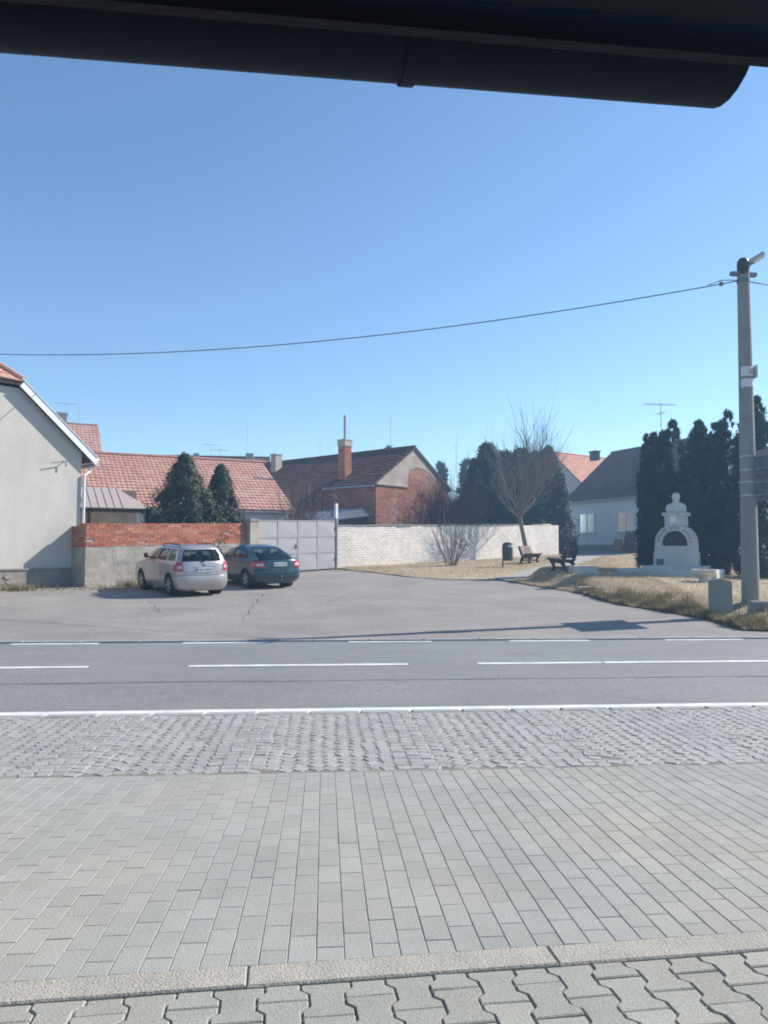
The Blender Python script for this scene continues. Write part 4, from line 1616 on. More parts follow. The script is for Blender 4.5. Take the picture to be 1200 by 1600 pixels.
def patch(fn, A, B, na, nb, off=.006, thick=.012, closed=False):
    """a curved plate lying on the surface fn(a, b); A,B = ranges, each B range may depend on a"""
    P = []
    for i in range(na + 1):
        a = lin(A[0], A[1], i / na)
        b0, b1 = B(a)
        P.append([fn(a, lin(b0, b1, j / nb)) for j in range(nb + 1)])
    N = []
    for i in range(na + 1):
        row = []
        for j in range(nb + 1):
            da = P[min(i + 1, na)][j] - P[max(i - 1, 0)][j]
            db = P[i][min(j + 1, nb)] - P[i][max(j - 1, 0)]
            n = da.cross(db)
            n = n.normalized() if n.length > 1e-9 else Vector((0, 0, 1))
            c = P[i][j] - Vector((2.0, 0, .75))
            if n.dot(c) < 0:
                n = -n
            row.append(n)
        N.append(row)
    mb = MB()
    top = [[P[i][j] + N[i][j] * off for j in range(nb + 1)] for i in range(na + 1)]
    bot = [[P[i][j] + N[i][j] * (off - thick) for j in range(nb + 1)] for i in range(na + 1)]
    mb.grid(top)
    if closed:
        mb.grid([list(reversed(r_)) for r_ in bot])
    edge = [(i, 0) for i in range(na + 1)] + [(na, j) for j in range(1, nb + 1)] + [(i, nb) for i in range(na - 1, -1, -1)] + [(0, j) for j in range(nb - 1, 0, -1)]
    for k in range(len(edge)):
        (a, b), (c, d) = edge[k], edge[(k + 1) % len(edge)]
        mb.quad(top[a][b], top[c][d], bot[c][d], bot[a][b])
    return mb


def boolean_cut(o, cutters):
    for c in cutters:
        md = o.modifiers.new('cut', 'BOOLEAN'); md.operation = 'DIFFERENCE'; md.solver = 'EXACT'; md.material_mode = 'TRANSFER'; md.object = c
    dg = bpy.context.evaluated_depsgraph_get(); dg.update()
    me = bpy.data.meshes.new_from_object(o.evaluated_get(dg))
    o.modifiers.clear(); o.data = me
    for c in cutters:
        bpy.data.objects.remove(c, do_unlink=True)
    me.polygons.foreach_set('use_smooth', [True] * len(me.polygons))
    try:
        me.set_sharp_from_angle(angle=R(38))
    except Exception:
        pass


YX = (Vector((1, 0, 0)), Vector((0, 0, 1)), Vector((0, 1, 0)))      # lathe axis along y


def wheel(root, x, y, r, w, s):
    mb = MB()
    pr = [(r * .66, -w / 2), (r * .93, -w / 2), (r * .985, -w / 2 + .025), (r, -w / 4), (r, w / 4), (r * .985, w / 2 - .025), (r * .93, w / 2), (r * .66, w / 2)]
    mb.lathe((x, y, r), pr, 28, ax=YX)
    t = mb.build('wheel', M['rubber'], root, smooth=True, fix=True, auto=40)
    mb = MB()
    yo = y + s * w / 2
    mb.lathe((x, yo - s * .02, r), [(r * .67, -.012), (r * .67, .012), (r * .60, s * .012)], 20, ax=YX)
    for k in range(7):
        a = 2 * math.pi * k / 7
        d = Vector((math.cos(a), 0, math.sin(a)))
        mb.box(Vector((x, yo - s * .002, r)) + d * r * .34, (r * .62, .02, r * .17), (d, Vector((0, 1, 0)), d.cross(Vector((0, 1, 0)))))
    mb.lathe((x, yo + s * .004, r), [(r * .16, -.015), (r * .16, .015)], 10, ax=YX)
    mb.build('rim', M['rim'], t, fix=True)


def make_car(name, label, loc, heading, slices, L, spec):
    root = empty(name, loc, label, 'car', 'cars parked on the square', rz=math.atan2(heading.y, heading.x), world=False)
    # the square rises gently towards the wall: sit on the slope
    car = Car(slices, L)
    paint = M[spec['paint']]
    body = car.body().build('body', [paint, M['underbody']], root, smooth=True, fix=True)
    cuts = []
    for x in spec['axles']:
        for s in (-1, 1):
            mb = MB(); mb.lathe((x, s * .72, spec['r'] + .015), [(spec['r'] + .055, -.24), (spec['r'] + .055, .24)], 32, ax=YX)
            c = mb.build('arch_cutter', M['underbody'], root, fix=True); cuts.append(c)
    inner = Car(spec['inner'], L).body()
    cuts.append(inner.build('cabin_cutter', M['seat_cloth'], root, fix=True))

    def opening(fn, A_, B_):
        q = patch(fn, A_, B_, 6, 8, .05, .22, closed=True)
        cuts.append(q.build('opening_cutter', M['seat_cloth'], root, fix=True))
    g_ = .018
    ur0, rw0 = spec['rear_u'], spec['rwin']
    opening(lambda z, u: car.rear(z, u), (rw0[0] + g_, rw0[1] - g_), lambda z: (-lin(ur0[0], ur0[1], (z - rw0[0]) / (rw0[1] - rw0[0])) + .03, lin(ur0[0], ur0[1], (z - rw0[0]) / (rw0[1] - rw0[0])) - .03))
    ws = spec['wscreen']
    opening(lambda z, u: car.front(z, u), (ws[0] + g_, ws[1] - g_), lambda z: (-.86, .86))
    for s in (1, -1):
        for (xa0, xb0, xa1, xb1) in spec['swin']:
            zb0_, zt0_ = spec['win']
            opening(lambda z, x, s=s: car.side(z, x, s), (zb0_ + g_, zt0_ - g_), lambda z: (lin(xa0, xa1, (z - zb0_) / (zt0_ - zb0_)) + .02, lin(xb0, xb1, (z - zb0_) / (zt0_ - zb0_)) - .02))
    boolean_cut(body, cuts)
    patch(lambda z, u: car.front(z, u), spec['wscreen'], lambda z: (-.90, .90), 6, 12, .004).build('windscreen', M['car_glass'], root, smooth=True, auto=50)
    for (xs_, yy_) in ((1.85, .36), (1.85, -.36), (1.0 if L < 4.26 else 1.2, .0)):
        wd_ = .50 if yy_ else 1.22
        mb = MB()
        mb.chamfer((xs_ + .22, yy_, .52), (.50, wd_, .18), b=.04)
        ax_ = (Vector((.2, 0, .98)), Vector((0, 1, 0)), Vector((.98, 0, -.2)))
        mb.box((xs_ - .10, yy_, .80), (.56, wd_, .12), (Vector((-.22, 0, .975)), Vector((0, 1, 0)), Vector((.975, 0, .22))))
        for hy in ((0,) if yy_ else (-.40, .40)):
            mb.lathe((xs_ - .19, yy_ + hy, 1.07), [(.05, -.07), (.11, -.05), (.12, .03), (.09, .08), (.03, .09)], 12)
        mb.build('seat', M['seat_cloth'], root)
    for x in spec['axles']:
        for s in (-1, 1):
            mb = MB()
            mb.lathe((x, s * .66, spec['r'] + .015), [(spec['r'] + .050, -.15), (spec['r'] + .050, .10)], 24, ax=YX)
            mb.build('wheel_arch', M['underbody'], root)
            wheel(root, x, s * (spec['track'] / 2), spec['r'], .185, s)
    mb = MB(); mb.box((L / 2, 0, .20), (L * .86, 1.20, .10)); mb.build('underbody', M['underbody'], root)
    # glass
    zb_, zt_ = spec['win']
    ur = spec['rear_u']
    patch(lambda z, u: car.rear(z, u), spec['rwin'], lambda z: (-lin(ur[0], ur[1], (z - spec['rwin'][0]) / (spec['rwin'][1] - spec['rwin'][0])), lin(ur[0], ur[1], (z - spec['rwin'][0]) / (spec['rwin'][1] - spec['rwin'][0]))), 8, 14, .005).build('rear_window', M['car_glass'], root, smooth=True, auto=50)
    for s in (1, -1):
        for (xa0, xb0, xa1, xb1) in spec['swin']:
            patch(lambda z, x, s=s: car.side(z, x, s), (zb_, zt_), lambda z: (lin(xa0, xa1, (z - zb_) / (zt_ - zb_)), lin(xb0, xb1, (z - zb_) / (zt_ - zb_))), 6, 8, .004).build('side_window', M['car_glass'], root, smooth=True, auto=50)
        # door seams and handles
        for xd in spec['seams']:
            patch(lambda z, x, s=s: car.side(z, x, s), (.34, zb_ + .0), lambda z, xd=xd: (xd - .004, xd + .004), 8, 1, .0025, .004).build('door_seam', M['trim'], root)
        for xd in spec['handles']:
            hpz = car.side(zb_ - .12, xd, s)
            mb = MB(); mb.box(hpz + Vector((0, s * .02, 0)), (.17, .035, .03)); mb.build('door_handle', paint, root)
        patch(lambda z, x, s=s: car.side(z, x, s), (.40, .46), lambda z: (spec['axles'][0] + .42, spec['axles'][1] - .42), 2, 12, .012, .02).build('side_strip', spec.get('strip', paint), root)
        # mirror
        pm = car.side(zb_ + .04, spec['mirror'], s)
        mb = MB(); mb.lathe(pm + Vector((0, s * .13, .05)), [(.02, -.06), (.075, -.05), (.085, 0), (.07, .05), (.02, .06)], 10, ax=YX)
        mb.tube([pm, pm + Vector((0, s * .12, .03))], .022, 6)
        mb.build('mirror', spec.get('mirror_mat', paint), root, smooth=True)
        # tail lamps wrap round the corner
        la = spec['lamp']
        q = patch(lambda z, u, s=s: car.rear(z, s * u), (la[0], la[1]), lambda z: (lin(la[2], la[3], (z - la[0]) / (la[1] - la[0])), 1.0), 6, 8, .012, .03)
        lam = q.build('tail_lamp', M['lamp_red'], root, smooth=True, auto=50)
        pz = car.par((la[0] + la[1]) / 2); xs0 = pz['xr'] + pz['cr']
        patch(lambda z, x, s=s: car.side(z, x, s), (la[0] + .01, la[1] - .01), lambda z: (car.par(z)['xr'] + car.par(z)['cr'] - .01, xs0 + la[4]), 5, 5, .011, .03).build('tail_lamp_side', M['lamp_red'], lam, smooth=True, auto=50)
        zc = lin(la[0], la[1], .42)
        patch(lambda z, u, s=s: car.rear(z, s * u), (zc - .03, zc + .045), lambda z: (la[2] + .06, .93), 3, 5, .014, .03).build('reversing_lens', M['lamp_clear'], lam, smooth=True, auto=50)
        # head lamp
    # tailgate seam, bumper line
    for (z0, z1, u0, u1) in spec['rear_seams']:
        patch(lambda z, u: car.rear(z, u), (z0, z1), lambda z: (u0, u1), 2, 16, .003, .006).build('tailgate_seam', M['trim'], root)
    # plate with recess
    zp = spec['plate_z']; hw = .26
    pc = car.rear(zp, 0)
    if spec.get('recess'):
        zr0, zr1, ru = spec['recess']
        patch(lambda z, u: car.rear(z, u), (zr0, zr1), lambda z: (-ru, ru), 2, 10, .004, .008).build('plate_recess', M[spec['recess_mat']], root)
    mb = MB(); mb.box(pc + Vector((-.022, 0, 0)), (.012, hw * 2, .112)); pt = mb.build('number_plate', M['plate'], root)
    mb = MB(); mb.box(pc + Vector((-.0295, hw - .025, 0)), (.003, .042, .108)); mb.build('plate_band', M['plate_blue'], pt)
    for k in range(7):
        yy = hw - .085 - k * .062 - (.02 if k > 2 else 0)
        mb = MB(); c = pc + Vector((-.0295, yy, 0))
        mb.box(c, (.003, .034, .058)); mb.build('plate_mark', M['plate_ink'], pt)
    return root, car


def S(z, xr, xf, w, cr=.16, nr=4.5, cf=.35, nf=3.0, drop=0.0):
    return dict(z=z, xr=xr, xf=xf, w=w, cr=cr, nr=nr, cf=cf, nf=nf, drop=drop)


wagon = [S(.17, .12, 4.05, .70), S(.25, .03, 4.16, .775), S(.36, -.01, 4.22, .80), S(.50, -.03, 4.24, .815, .18), S(.585, -.015, 4.22, .82, .18),
         S(.615, .045, 4.20, .82, .16), S(.80, .055, 4.13, .825, .15, drop=.02), S(.93, .075, 4.06, .815, .15, drop=.10),
         S(.985, .095, 3.98, .795, .15, drop=.17), S(1.005, .11, 3.05, .775, .15, cf=.3), S(1.18, .20, 2.62, .715, .15, cf=.25), S(1.36, .30, 2.22, .63, .15, cf=.2),
         S(1.415, .345, 2.08, .585, .2, cf=.2), S(1.452, .42, 1.98, .52, .25, cf=.25), S(1.470, .60, 1.80, .40, .25), S(1.478, .80, 1.6, .22, .2)]
hatch = [S(.17, .14, 4.05, .70), S(.26, .05, 4.18, .79), S(.38, .0, 4.26, .825), S(.52, -.02, 4.30, .84, .2), S(.60, -.005, 4.28, .845, .2),
         S(.63, .05, 4.27, .845, .18), S(.80, .06, 4.18, .845, .18, drop=.04), S(.90, .08, 4.10, .825, .18, drop=.12), S(.945, .11, 4.0, .79, .18, drop=.16),
         S(.962, .26, 3.10, .75, .2, cf=.3), S(1.12, .60, 2.72, .70, .2, cf=.28), S(1.27, .98, 2.32, .615, .22, cf=.25), S(1.325, 1.16, 2.16, .565, .25, cf=.25),
         S(1.358, 1.30, 2.05, .49, .25, cf=.25), S(1.372, 1.45, 1.9, .36, .22), S(1.378, 1.55, 1.8, .2, .1)]

head = dirw(-math.sin(R(36)), math.cos(R(36)))
ax1 = gp(303, 929.5)
ax1.z = zt(ax1.x, ax1.y)
c1 = ax1 - head * .80
c1.z = zt(c1.x, c1.y)
silver, sc_car = make_car('estate_car', 'silver beige estate car with roof rails parked by the yard wall', c1, head, wagon, 4.24, dict(
    paint='silver', axles=(.80, 3.26), r=.305, track=1.46, win=(1.02, 1.345), rwin=(1.01, 1.345), rear_u=(.86, .80),
    swin=[(.42, 1.02, .56, 1.0), (1.10, 1.92, 1.08, 1.86), (2.0, 2.86, 1.94, 2.22)], seams=(1.05, 1.96, 2.95), handles=(1.22, 2.14), mirror=2.62,
    mirror_mat=M['trim'], lamp=(.74, .985, .76, .80, .16), rear_seams=[(.612, .622, -.86, .86)], plate_z=.775, recess=(.70, .85, .40), recess_mat='silver', wscreen=(1.03, 1.35),
    inner=[S(.45, .45, 2.95, .66), S(.99, .20, 2.93, .69), S(1.18, .28, 2.52, .65), S(1.36, .38, 2.12, .56), S(1.42, .55, 1.9, .45)]))
for s in (1, -1):
    mb = MB()
    mb.tube([(.52, s * .565, 1.43), (.60, s * .565, 1.485), (1.2, s * .575, 1.50), (1.85, s * .565, 1.485), (1.97, s * .565, 1.425)], .016, 6)
    mb.build('roof_rail', M['trim'], silver, smooth=True)
mb = MB(); q0 = sc_car.rear(1.02, 0) + Vector((-.03, 0, 0)); q1 = sc_car.rear(1.10, .45) + Vector((-.02, 0, 0))
mb.tube([q0, q1], .010, 5); mb.lathe(q0, [(.03, -.02), (.03, .02)], 8); mb.build('rear_wiper', M['trim'], silver)
mb = MB(); mb.lathe(sc_car.rear(.905, 0) + Vector((-.012, 0, 0)), [(.042, -.008), (.042, .008)], 14, ax=(Vector((0, 1, 0)), UP, Vector((1, 0, 0)))); mb.build('round_badge', M['steel'], silver)
patch(lambda z, u: sc_car.rear(z, u), (.855, .872), lambda z: (-.42, .42), 1, 8, .014, .02).build('tailgate_grip', M['silver'], silver)
mb = MB(); mb.tube([(.75, 0, 1.47), (.50, 0, 1.66)], .006, 5); mb.build('aerial', M['trim'], silver)
mb = MB(); mb.box((.10, .38, .22), (.12, .06, .05)); mb.build('exhaust', M['steel'], silver)

head2 = dirw(-math.sin(R(37)), math.cos(R(37)))
w2 = gp(449, 916)
rgt = Vector((head2.y, -head2.x, 0))
c2_ = w2 - rgt * .74 - head2 * .86
c2_.z = zt(c2_.x, c2_.y)
green, gc_car = make_car('hatchback_car', 'dark teal green sloping-back car parked beside the grey gate', c2_, head2, hatch, 4.30, dict(
    paint='green', axles=(.86, 3.42), r=.295, track=1.49, win=(.985, 1.27), rwin=(.975, 1.30), rear_u=(.84, .82),
    swin=[(.80, 1.12, 1.14, 1.2), (1.22, 2.02, 1.26, 1.96), (2.1, 2.92, 2.04, 2.34)], seams=(1.17, 2.06, 3.0), handles=(1.32, 2.26), mirror=2.7,
    lamp=(.69, .89, .64, .68, .20), rear_seams=[(.622, .632, -.86, .86)], plate_z=.79, recess=(.70, .875, .50), recess_mat='green', wscreen=(.99, 1.29),
    inner=[S(.45, .55, 2.95, .68), S(.955, .36, 2.96, .67), S(1.12, .69, 2.62, .63), S(1.27, 1.06, 2.22, .55), S(1.315, 1.25, 2.05, .46)]))
# spoiler lip
mb = MB()
P = []
for k in range(21):
    u = -.86 + 1.72 * k / 20
    b = gc_car.rear(.948, u)
    P.append([b + Vector((.10, 0, .005)), b + Vector((.03, 0, .05)), b + Vector((-.05, 0, .055)), b + Vector((-.06, 0, .040)), b + Vector((.0, 0, -.005))])
mb.grid(P); mb.build('spoiler', M['green'], green, smooth=True)
patch(lambda z, u: gc_car.rear(z, u), (.40, .45), lambda z: (-.9, .9), 2, 16, .012, .02).build('bumper_strip', M['green'], green)
mb = MB(); mb.box((.06, -.02, .30), (.10, .05, .06)); mb.tube([(.05, -.02, .30), (-.03, -.02, .31), (-.04, -.02, .37)], .018, 6); mb.lathe((-.04, -.02, .37), [(.01, 0), (.027, .02), (.027, .04), (.01, .06)], 10); mb.build('tow_hook', M['steel'], green)
for r_ in (silver, green):
    slope = (zt(r_.location.x + head.x * 3, r_.location.y + head.y * 3) - r_.location.z) / 3
    E = Matrix.Rotation(r_.rotation_euler[2], 3, 'Z') @ Matrix.Rotation(-math.atan(slope), 3, 'Y')
    lat = Vector((-head.y, head.x, 0))
    sy = (zt(r_.location.x + lat.x, r_.location.y + lat.y) - r_.location.z)
    E = E @ Matrix.Rotation(math.atan(sy), 3, 'X')
    r_.rotation_euler = E.to_euler()
    r_.location.z += .004
    r_.scale = (.97, .95, 1.0) if r_ is silver else (.98, .97, 1.0)

# ================================================================== MONUMENT
mp = gp(1052, 899, zf=z_right)
mz = z_right(mp.x, mp.y)
nf = dirw(-.52, -.855); ur_ = Vector((-nf.y, nf.x, 0))          # ur_: to the right as seen from the front
MO = plumb(mp, mz) - nf * .75
ux = 27.5 / F_PX
root = empty('stone_monument', plumb(MO, mz), 'pale stone arched monument carrying a bust, in front of tall thujas', 'monument')
AX = (ur_, nf, UP)
mb = MB()
P_ = []
mb.chamfer(MO + UP * .10 + nf * .35 - ur_ * .15, (3.35, 1.9, .30), AX, b=.02)
mb.build('base_slab', M['monument'], root)
mb = MB(); mb.chamfer(MO + UP * .30, (2.1, 1.35, .12), AX, b=.015); mb.build('step', M['monument'], root)
zb0 = .34
mb = MB()
prof = [(-.74, 0), (.74, 0), (.735, .30), (.72, .50), (.69, .53), (.685, .74), (-.685, .74), (-.69, .53), (-.72, .50), (-.735, .30)]
mb.prism(prof, MO + UP * zb0 - nf * .45, ur_, UP, nf, .90)
mb.build('plinth_block', M['monument'], root, fix=True)
zs_ = zb0 + .735
ro, ri, dep = .68, .44, .90
mb = MB()
nseg = 20
front, back = MO + UP * (zs_ + .12) + nf * .43, MO + UP * (zs_ + .12) - nf * .45


def arc(c, r, k):
    a = math.pi * k / nseg
    return c + ur_ * (math.cos(a) * r) + UP * (math.sin(a) * r)


for k in range(nseg):
    mb.quad(arc(front, ri, k), arc(front, ro, k), arc(front, ro, k + 1), arc(front, ri, k + 1))
    mb.quad(arc(front, ro, k), arc(back, ro, k), arc(back, ro, k + 1), arc(front, ro, k + 1))
    mb.quad(arc(front, ri, k), arc(front, ri, k + 1), arc(front - nf * .3, ri, k + 1), arc(front - nf * .3, ri, k))
for s in (-1, 1):
    for (xa, xb) in ((s * ri, s * ro),):
        f0 = front - UP * .13
        mb.quad(f0 + ur_ * xa, f0 + ur_ * xb, front + ur_ * xb, front + ur_ * xa)
        b0 = back - UP * .13
        mb.quad(f0 + ur_ * xb, b0 + ur_ * xb, back + ur_ * xb, front + ur_ * xb)
        mb.quad(f0 + ur_ * xa, front + ur_ * xa, front + ur_ * xa - nf * .3, f0 + ur_ * xa - nf * .3)
mb.poly([arc(back, ro, k) for k in range(nseg + 1)] + [back - ur_ * ro - UP * .13, back + ur_ * ro - UP * .13])
mb.build('arch', M['monument'], root, fix=True, smooth=True, auto=30)
mb = MB()
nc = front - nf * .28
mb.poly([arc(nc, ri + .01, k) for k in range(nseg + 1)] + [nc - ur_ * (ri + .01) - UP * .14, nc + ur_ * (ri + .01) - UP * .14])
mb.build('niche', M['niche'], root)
for k in range(15):                                            # worn inscription round the arch
    a = math.pi * (k + .35) / 14.8
    if k in (5, 9):
        continue
    c = front + ur_ * (math.cos(a) * .56) + UP * (math.sin(a) * .56) + nf * .004
    t, rdl = -ur_ * math.sin(a) + UP * math.cos(a), ur_ * math.cos(a) + UP * math.sin(a)
    mb = MB()
    mb.box(c - t * .025, (.018, .012, .10), (t, nf, rdl)); mb.box(c + t * .025, (.018, .012, .10), (t, nf, rdl))
    mb.box(c + rdl * random.choice((-.041, 0, .041)), (.032, .011, .018), (t, nf, rdl))
    mb.build('letter', M['letter'], root)
zp_ = zs_ + .12 + ro - .05
mb = MB(); mb.box(MO + UP * (zp_ + .22) - nf * .0, (.72, .56, .46), AX); mb.build('pedestal', M['monument'], root)
mb = MB(); mb.chamfer(MO + UP * (zp_ + .42), (.88, .68, .12), AX, b=.02); mb.build('pedestal_cap', M['monument'], root)
mb = MB(); mb.box(MO + UP * (zp_ + .22) + nf * .287 - ur_ * .06, (.22, .018, .28), AX); mb.build('tablet', M['white_paint'], root)
mb = MB(); mb.box(MO + UP * (zb0 + .16) + nf * .462 - ur_ * .50, (.26, .03, .22), AX); mb.build('plaque', M['plaque'], root)

# bust: one continuous carved figure, head, neck and shoulders
mb = MB()
sect = [(0.00, .30, .17, 0), (.05, .315, .18, 0), (.14, .325, .185, 0), (.22, .32, .18, 0), (.27, .295, .165, 0), (.31, .25, .145, .0), (.345, .19, .125, .0), (.375, .135, .108, .01),
        (.40, .108, .10, .015), (.43, .102, .105, .025), (.455, .112, .13, .035), (.49, .122, .145, .035), (.54, .130, .15, .025), (.58, .134, .15, .02), (.63, .134, .146, .012), (.67, .126, .135, .005),
        (.705, .105, .112, 0), (.728, .070, .078, 0), (.74, .025, .03, 0)]
NS = 28
bo = MO + UP * (zp_ + .48)
Pb = []
for (z, a, b, oy) in sect:
    ring = []
    for k in range(NS):
        th = 2 * math.pi * k / NS
        cx_, sy_ = math.cos(th), math.sin(th)
        p_ = 2.6 if z < .3 else 2.0
        rr = (abs(cx_) ** p_ + abs(sy_) ** p_) ** (-1 / p_)
        x_, y_ = a * rr * cx_ * (1.1 if z < .33 else 1.0), b * rr * sy_ + oy
        fr = max(0, sy_) ** 12
        if .53 < z < .60: y_ += fr * (.035 if z < .57 else .022)        # nose
        if .59 < z < .63: y_ += max(0, sy_) ** 4 * .012                 # brow
        if .565 < z < .60 and .25 < abs(cx_) < .5 and sy_ > 0: y_ -= .016   # eye hollows
        if .44 < z < .53: y_ += max(0, sy_) ** 3 * .022                 # beard
        if .52 < z < .61 and abs(cx_) > .93: x_ += math.copysign(.012, cx_)  # ears
        if .05 < z < .33: y_ += .012 * math.sin(cx_ * 9) * max(0, sy_)  # coat folds
        ring.append(bo + ur_ * x_ + nf * y_ + UP * z)
    Pb.append(ring)
n0 = 0
for ring in Pb:
    mb.v += [tuple(p) for p in ring]
for i in range(len(Pb) - 1):
    for k in range(NS):
        a, b = i * NS + k, i * NS + (k + 1) % NS
        mb.f.append((a, b, b + NS, a + NS)); mb.m.append(0)
mb.f.append(tuple(NS - 1 - k for k in range(NS))); mb.m.append(0)
e = (len(Pb) - 1) * NS
mb.f.append(tuple(e + k for k in range(NS))); mb.m.append(0)
mb.build('bust', M['bust'], root, smooth=True, fix=True)

# stone bowl planter
bp_ = gp(1101, 908, zf=z_right); bz = z_right(bp_.x, bp_.y)
bpv = plumb(bp_, bz)
root = empty('stone_bowl', bpv, 'wide white stone bowl planter at the right foot of the monument', 'planter')
mb = MB(); mb.lathe(bpv, [(.17, -.02), (.18, .05), (.14, .09), (.20, .14), (.31, .22), (.36, .30), (.345, .345), (.38, .36), (.385, .39), (.34, .395), (.32, .36), (.05, .33)], 24)
mb.build('bowl', M['bust'], root, smooth=True, auto=40)
mb = MB(); mb.lathe(bpv + UP * .33, [(.32, 0), (.2, .02), (.05, .03)], 14); mb.build('soil', M['ground'], root)

# ================================================================== STREET FURNITURE
# litter bin
b0 = gp(786, 886, zf=z_left); b0.z = z_left(b0.x, b0.y)
root = empty('litter_bin', b0, 'dark round litter bin on a post by the white wall', 'bin')
ro_ = dirw(1, 0); fo_ = dirw(0, -1)
cb_ = b0 + ro_ * .24 + UP * .30
mb = MB(); mb.lathe(cb_, [(.17, 0), (.215, .01), (.22, .06), (.22, .60), (.222, .62)], 22); mb.build('drum', M['bin'], root, smooth=True, auto=40)
mb = MB(); mb.lathe(cb_ + UP * .615, [(.226, 0), (.226, .13), (.222, .14)], 22)
mb.build('opening_band', M['bin'], root, smooth=True, auto=40)
mb = MB(); P = []
for k in range(9):
    a = R(-100 + 80 * k / 8) - YAW
    d_ = Vector((math.cos(a), math.sin(a), 0))
    P.append([cb_ + d_ * .2295 + UP * .63, cb_ + d_ * .2295 + UP * .735])
mb.grid(P); mb.build('pale_opening', M['bin_label'], root)
mb = MB(); mb.lathe(cb_ + UP * .756, [(.235, 0), (.235, .03), (.19, .075), (.10, .10), (.02, .108)], 22); mb.build('lid', M['bin'], root, smooth=True, auto=50)
mb = MB(); mb.tube([b0 - UP * .1, b0 + UP * 1.05], .03, 10); mb.build('post', M['black_metal'], root, smooth=True)

# benches
def make_bench(label, loc, rz):
    root = empty('park_bench', loc, label, 'bench', 'benches facing each other over the path', rz=rz, world=False)
    Lb = 1.6
    for s in (-1, 1):
        x = s * (Lb / 2 - .18)
        mb = MB()
        X_, Y_, N_ = Vector((0, 1, 0)), Vector((0, 0, 1)), Vector((1, 0, 0))
        foot_f = [(.16, 0), (.30, 0), (.30, .06), (.24, .10), (.22, .20), (.30, .33), (.34, .44), (.24, .44), (.14, .30), (.12, .14)]
        foot_b = [(-.34, 0), (-.20, 0), (-.19, .06), (-.16, .14), (-.10, .26), (-.02, .32), (.02, .40), (-.14, .40), (-.24, .28), (-.28, .10)]
        rail = [(-.20, .34), (.0, .30), (.20, .34), (.40, .43), (.40, .48), (.30, .47), (.15, .42), (.0, .40), (-.18, .42)]
        upr = [(-.24, .36), (-.12, .38), (-.17, .52), (-.22, .68), (-.30, .86), (-.38, .86), (-.36, .74), (-.30, .56)]
        tie = [(-.22, .12), (.20, .12), (.18, .18), (-.20, .18)]
        for k, pl in enumerate((foot_f, foot_b, rail, upr, tie)):
            mb.prism(pl, Vector((x - .04 + .001 * k, 0, 0)), X_, Y_, N_, .08 - .002 * k)
        mb.build('frame', M['bench_leg'], root, fix=False)
    for (y, z, a) in ((.36, .485, .25), (.23, .455, .18), (.10, .43, .08), (-.03, .42, 0)):
        mb = MB(); r = Matrix.Rotation(a, 3, 'X')
        mb.chamfer((0, y, z), (Lb, .11, .04), (Vector((1, 0, 0)), r @ Vector((0, 1, 0)), r @ UP), b=.006)
        mb.box((0, y, z - .005), (Lb - .01, .10, .025), (Vector((1, 0, 0)), r @ Vector((0, 1, 0)), r @ UP)); mb.build('seat_slat', M['bench_wood'], root)
    for (y, z) in ((-.165, .55), (-.215, .68), (-.265, .81)):
        mb = MB(); r = Matrix.Rotation(R(70), 3, 'X')
        mb.box((0, y + .02, z), (Lb, .11, .04), (Vector((1, 0, 0)), Vector((0, -.37, .93)), Vector((0, .93, .37)))); mb.build('back_slat', M['bench_wood'], root)
    return root


bl = gp(828, 879.5, zf=z_left); bl.z = z_left(bl.x, bl.y)
dirb = dirw(.50, .87)
face1 = dirw(.87, -.50)
def bench_rz(face): return math.atan2(face.y, face.x) - math.pi / 2
make_bench('brown slatted bench by the tree, its back to the white wall', bl, bench_rz(face1))
b2 = gp(881, 892, zf=z_right); b2.z = z_right(b2.x, b2.y)
make_bench('dark brown bench at the path edge nearer the monument', b2, bench_rz(-face1))

# low block behind the second bench and a pale kerb slab on the bank
q = gp(911, 896, zf=z_right); q.z = z_right(q.x, q.y)
mb = MB(); mb.chamfer(q + UP * .13, (.85, .5, .34), (dirw(1, .12), dirw(-.12, 1), UP), b=.015)
tag(mb.build('concrete_block', M['monument']), 'low pale concrete block beside the bench near the monument', 'block')
q = gp(928, 920, zf=z_right); q.z = z_right(q.x, q.y)
mb = MB(); mb.chamfer(q + UP * .03, (.95, .34, .10), (dirw(.97, -.25), dirw(.25, .97), UP), b=.01)
tag(mb.build('stone_slab', M['monument']), 'flat pale slab lying at the top of the grass bank', 'slab')

# concrete marker post
q = gp(1131, 966); q.z = zt(q.x, q.y)
dq = (plumb(q, 0)).length
hq = 56 * dq / F_PX; wq = 27 * dq / F_PX
root = empty('marker_stone', q, 'squat grey concrete marker stone at the foot of the utility pole', 'marker stone')
mb = MB()
pr = [(-.5, -.12), (.5, -.12), (.485, .90), (.44, .965), (.1, 1.0), (-.40, .985), (-.49, .955)]
mb.prism([(a * wq, b * hq) for a, b in pr], q - dirw(0, 1) * 0, dirw(1, 0), UP, dirw(0, 1), .30)
mb.build('stone', M['concrete'], root, fix=True)

# low concrete retaining wall at the right edge
q = gp(1172, 957, zf=z_right); q.z = z_right(q.x, q.y)
tw_ = at(1172, 934, (plumb(q, 0)).length * math.cos(R(21)))
mb = MB(); ua = dirw(1, -.02)
hh = max(.22, at(1185, 934, 18.0).z - q.z)
mb.chamfer(q + ua * 1.6 + UP * (hh / 2 - .1), (3.2, .22, hh + .2), (ua, Vector((-ua.y, ua.x, 0)), UP), b=.02)
tag(mb.build('low_wall', M['concrete']), 'low concrete wall stub at the right edge beside the pole', 'wall')

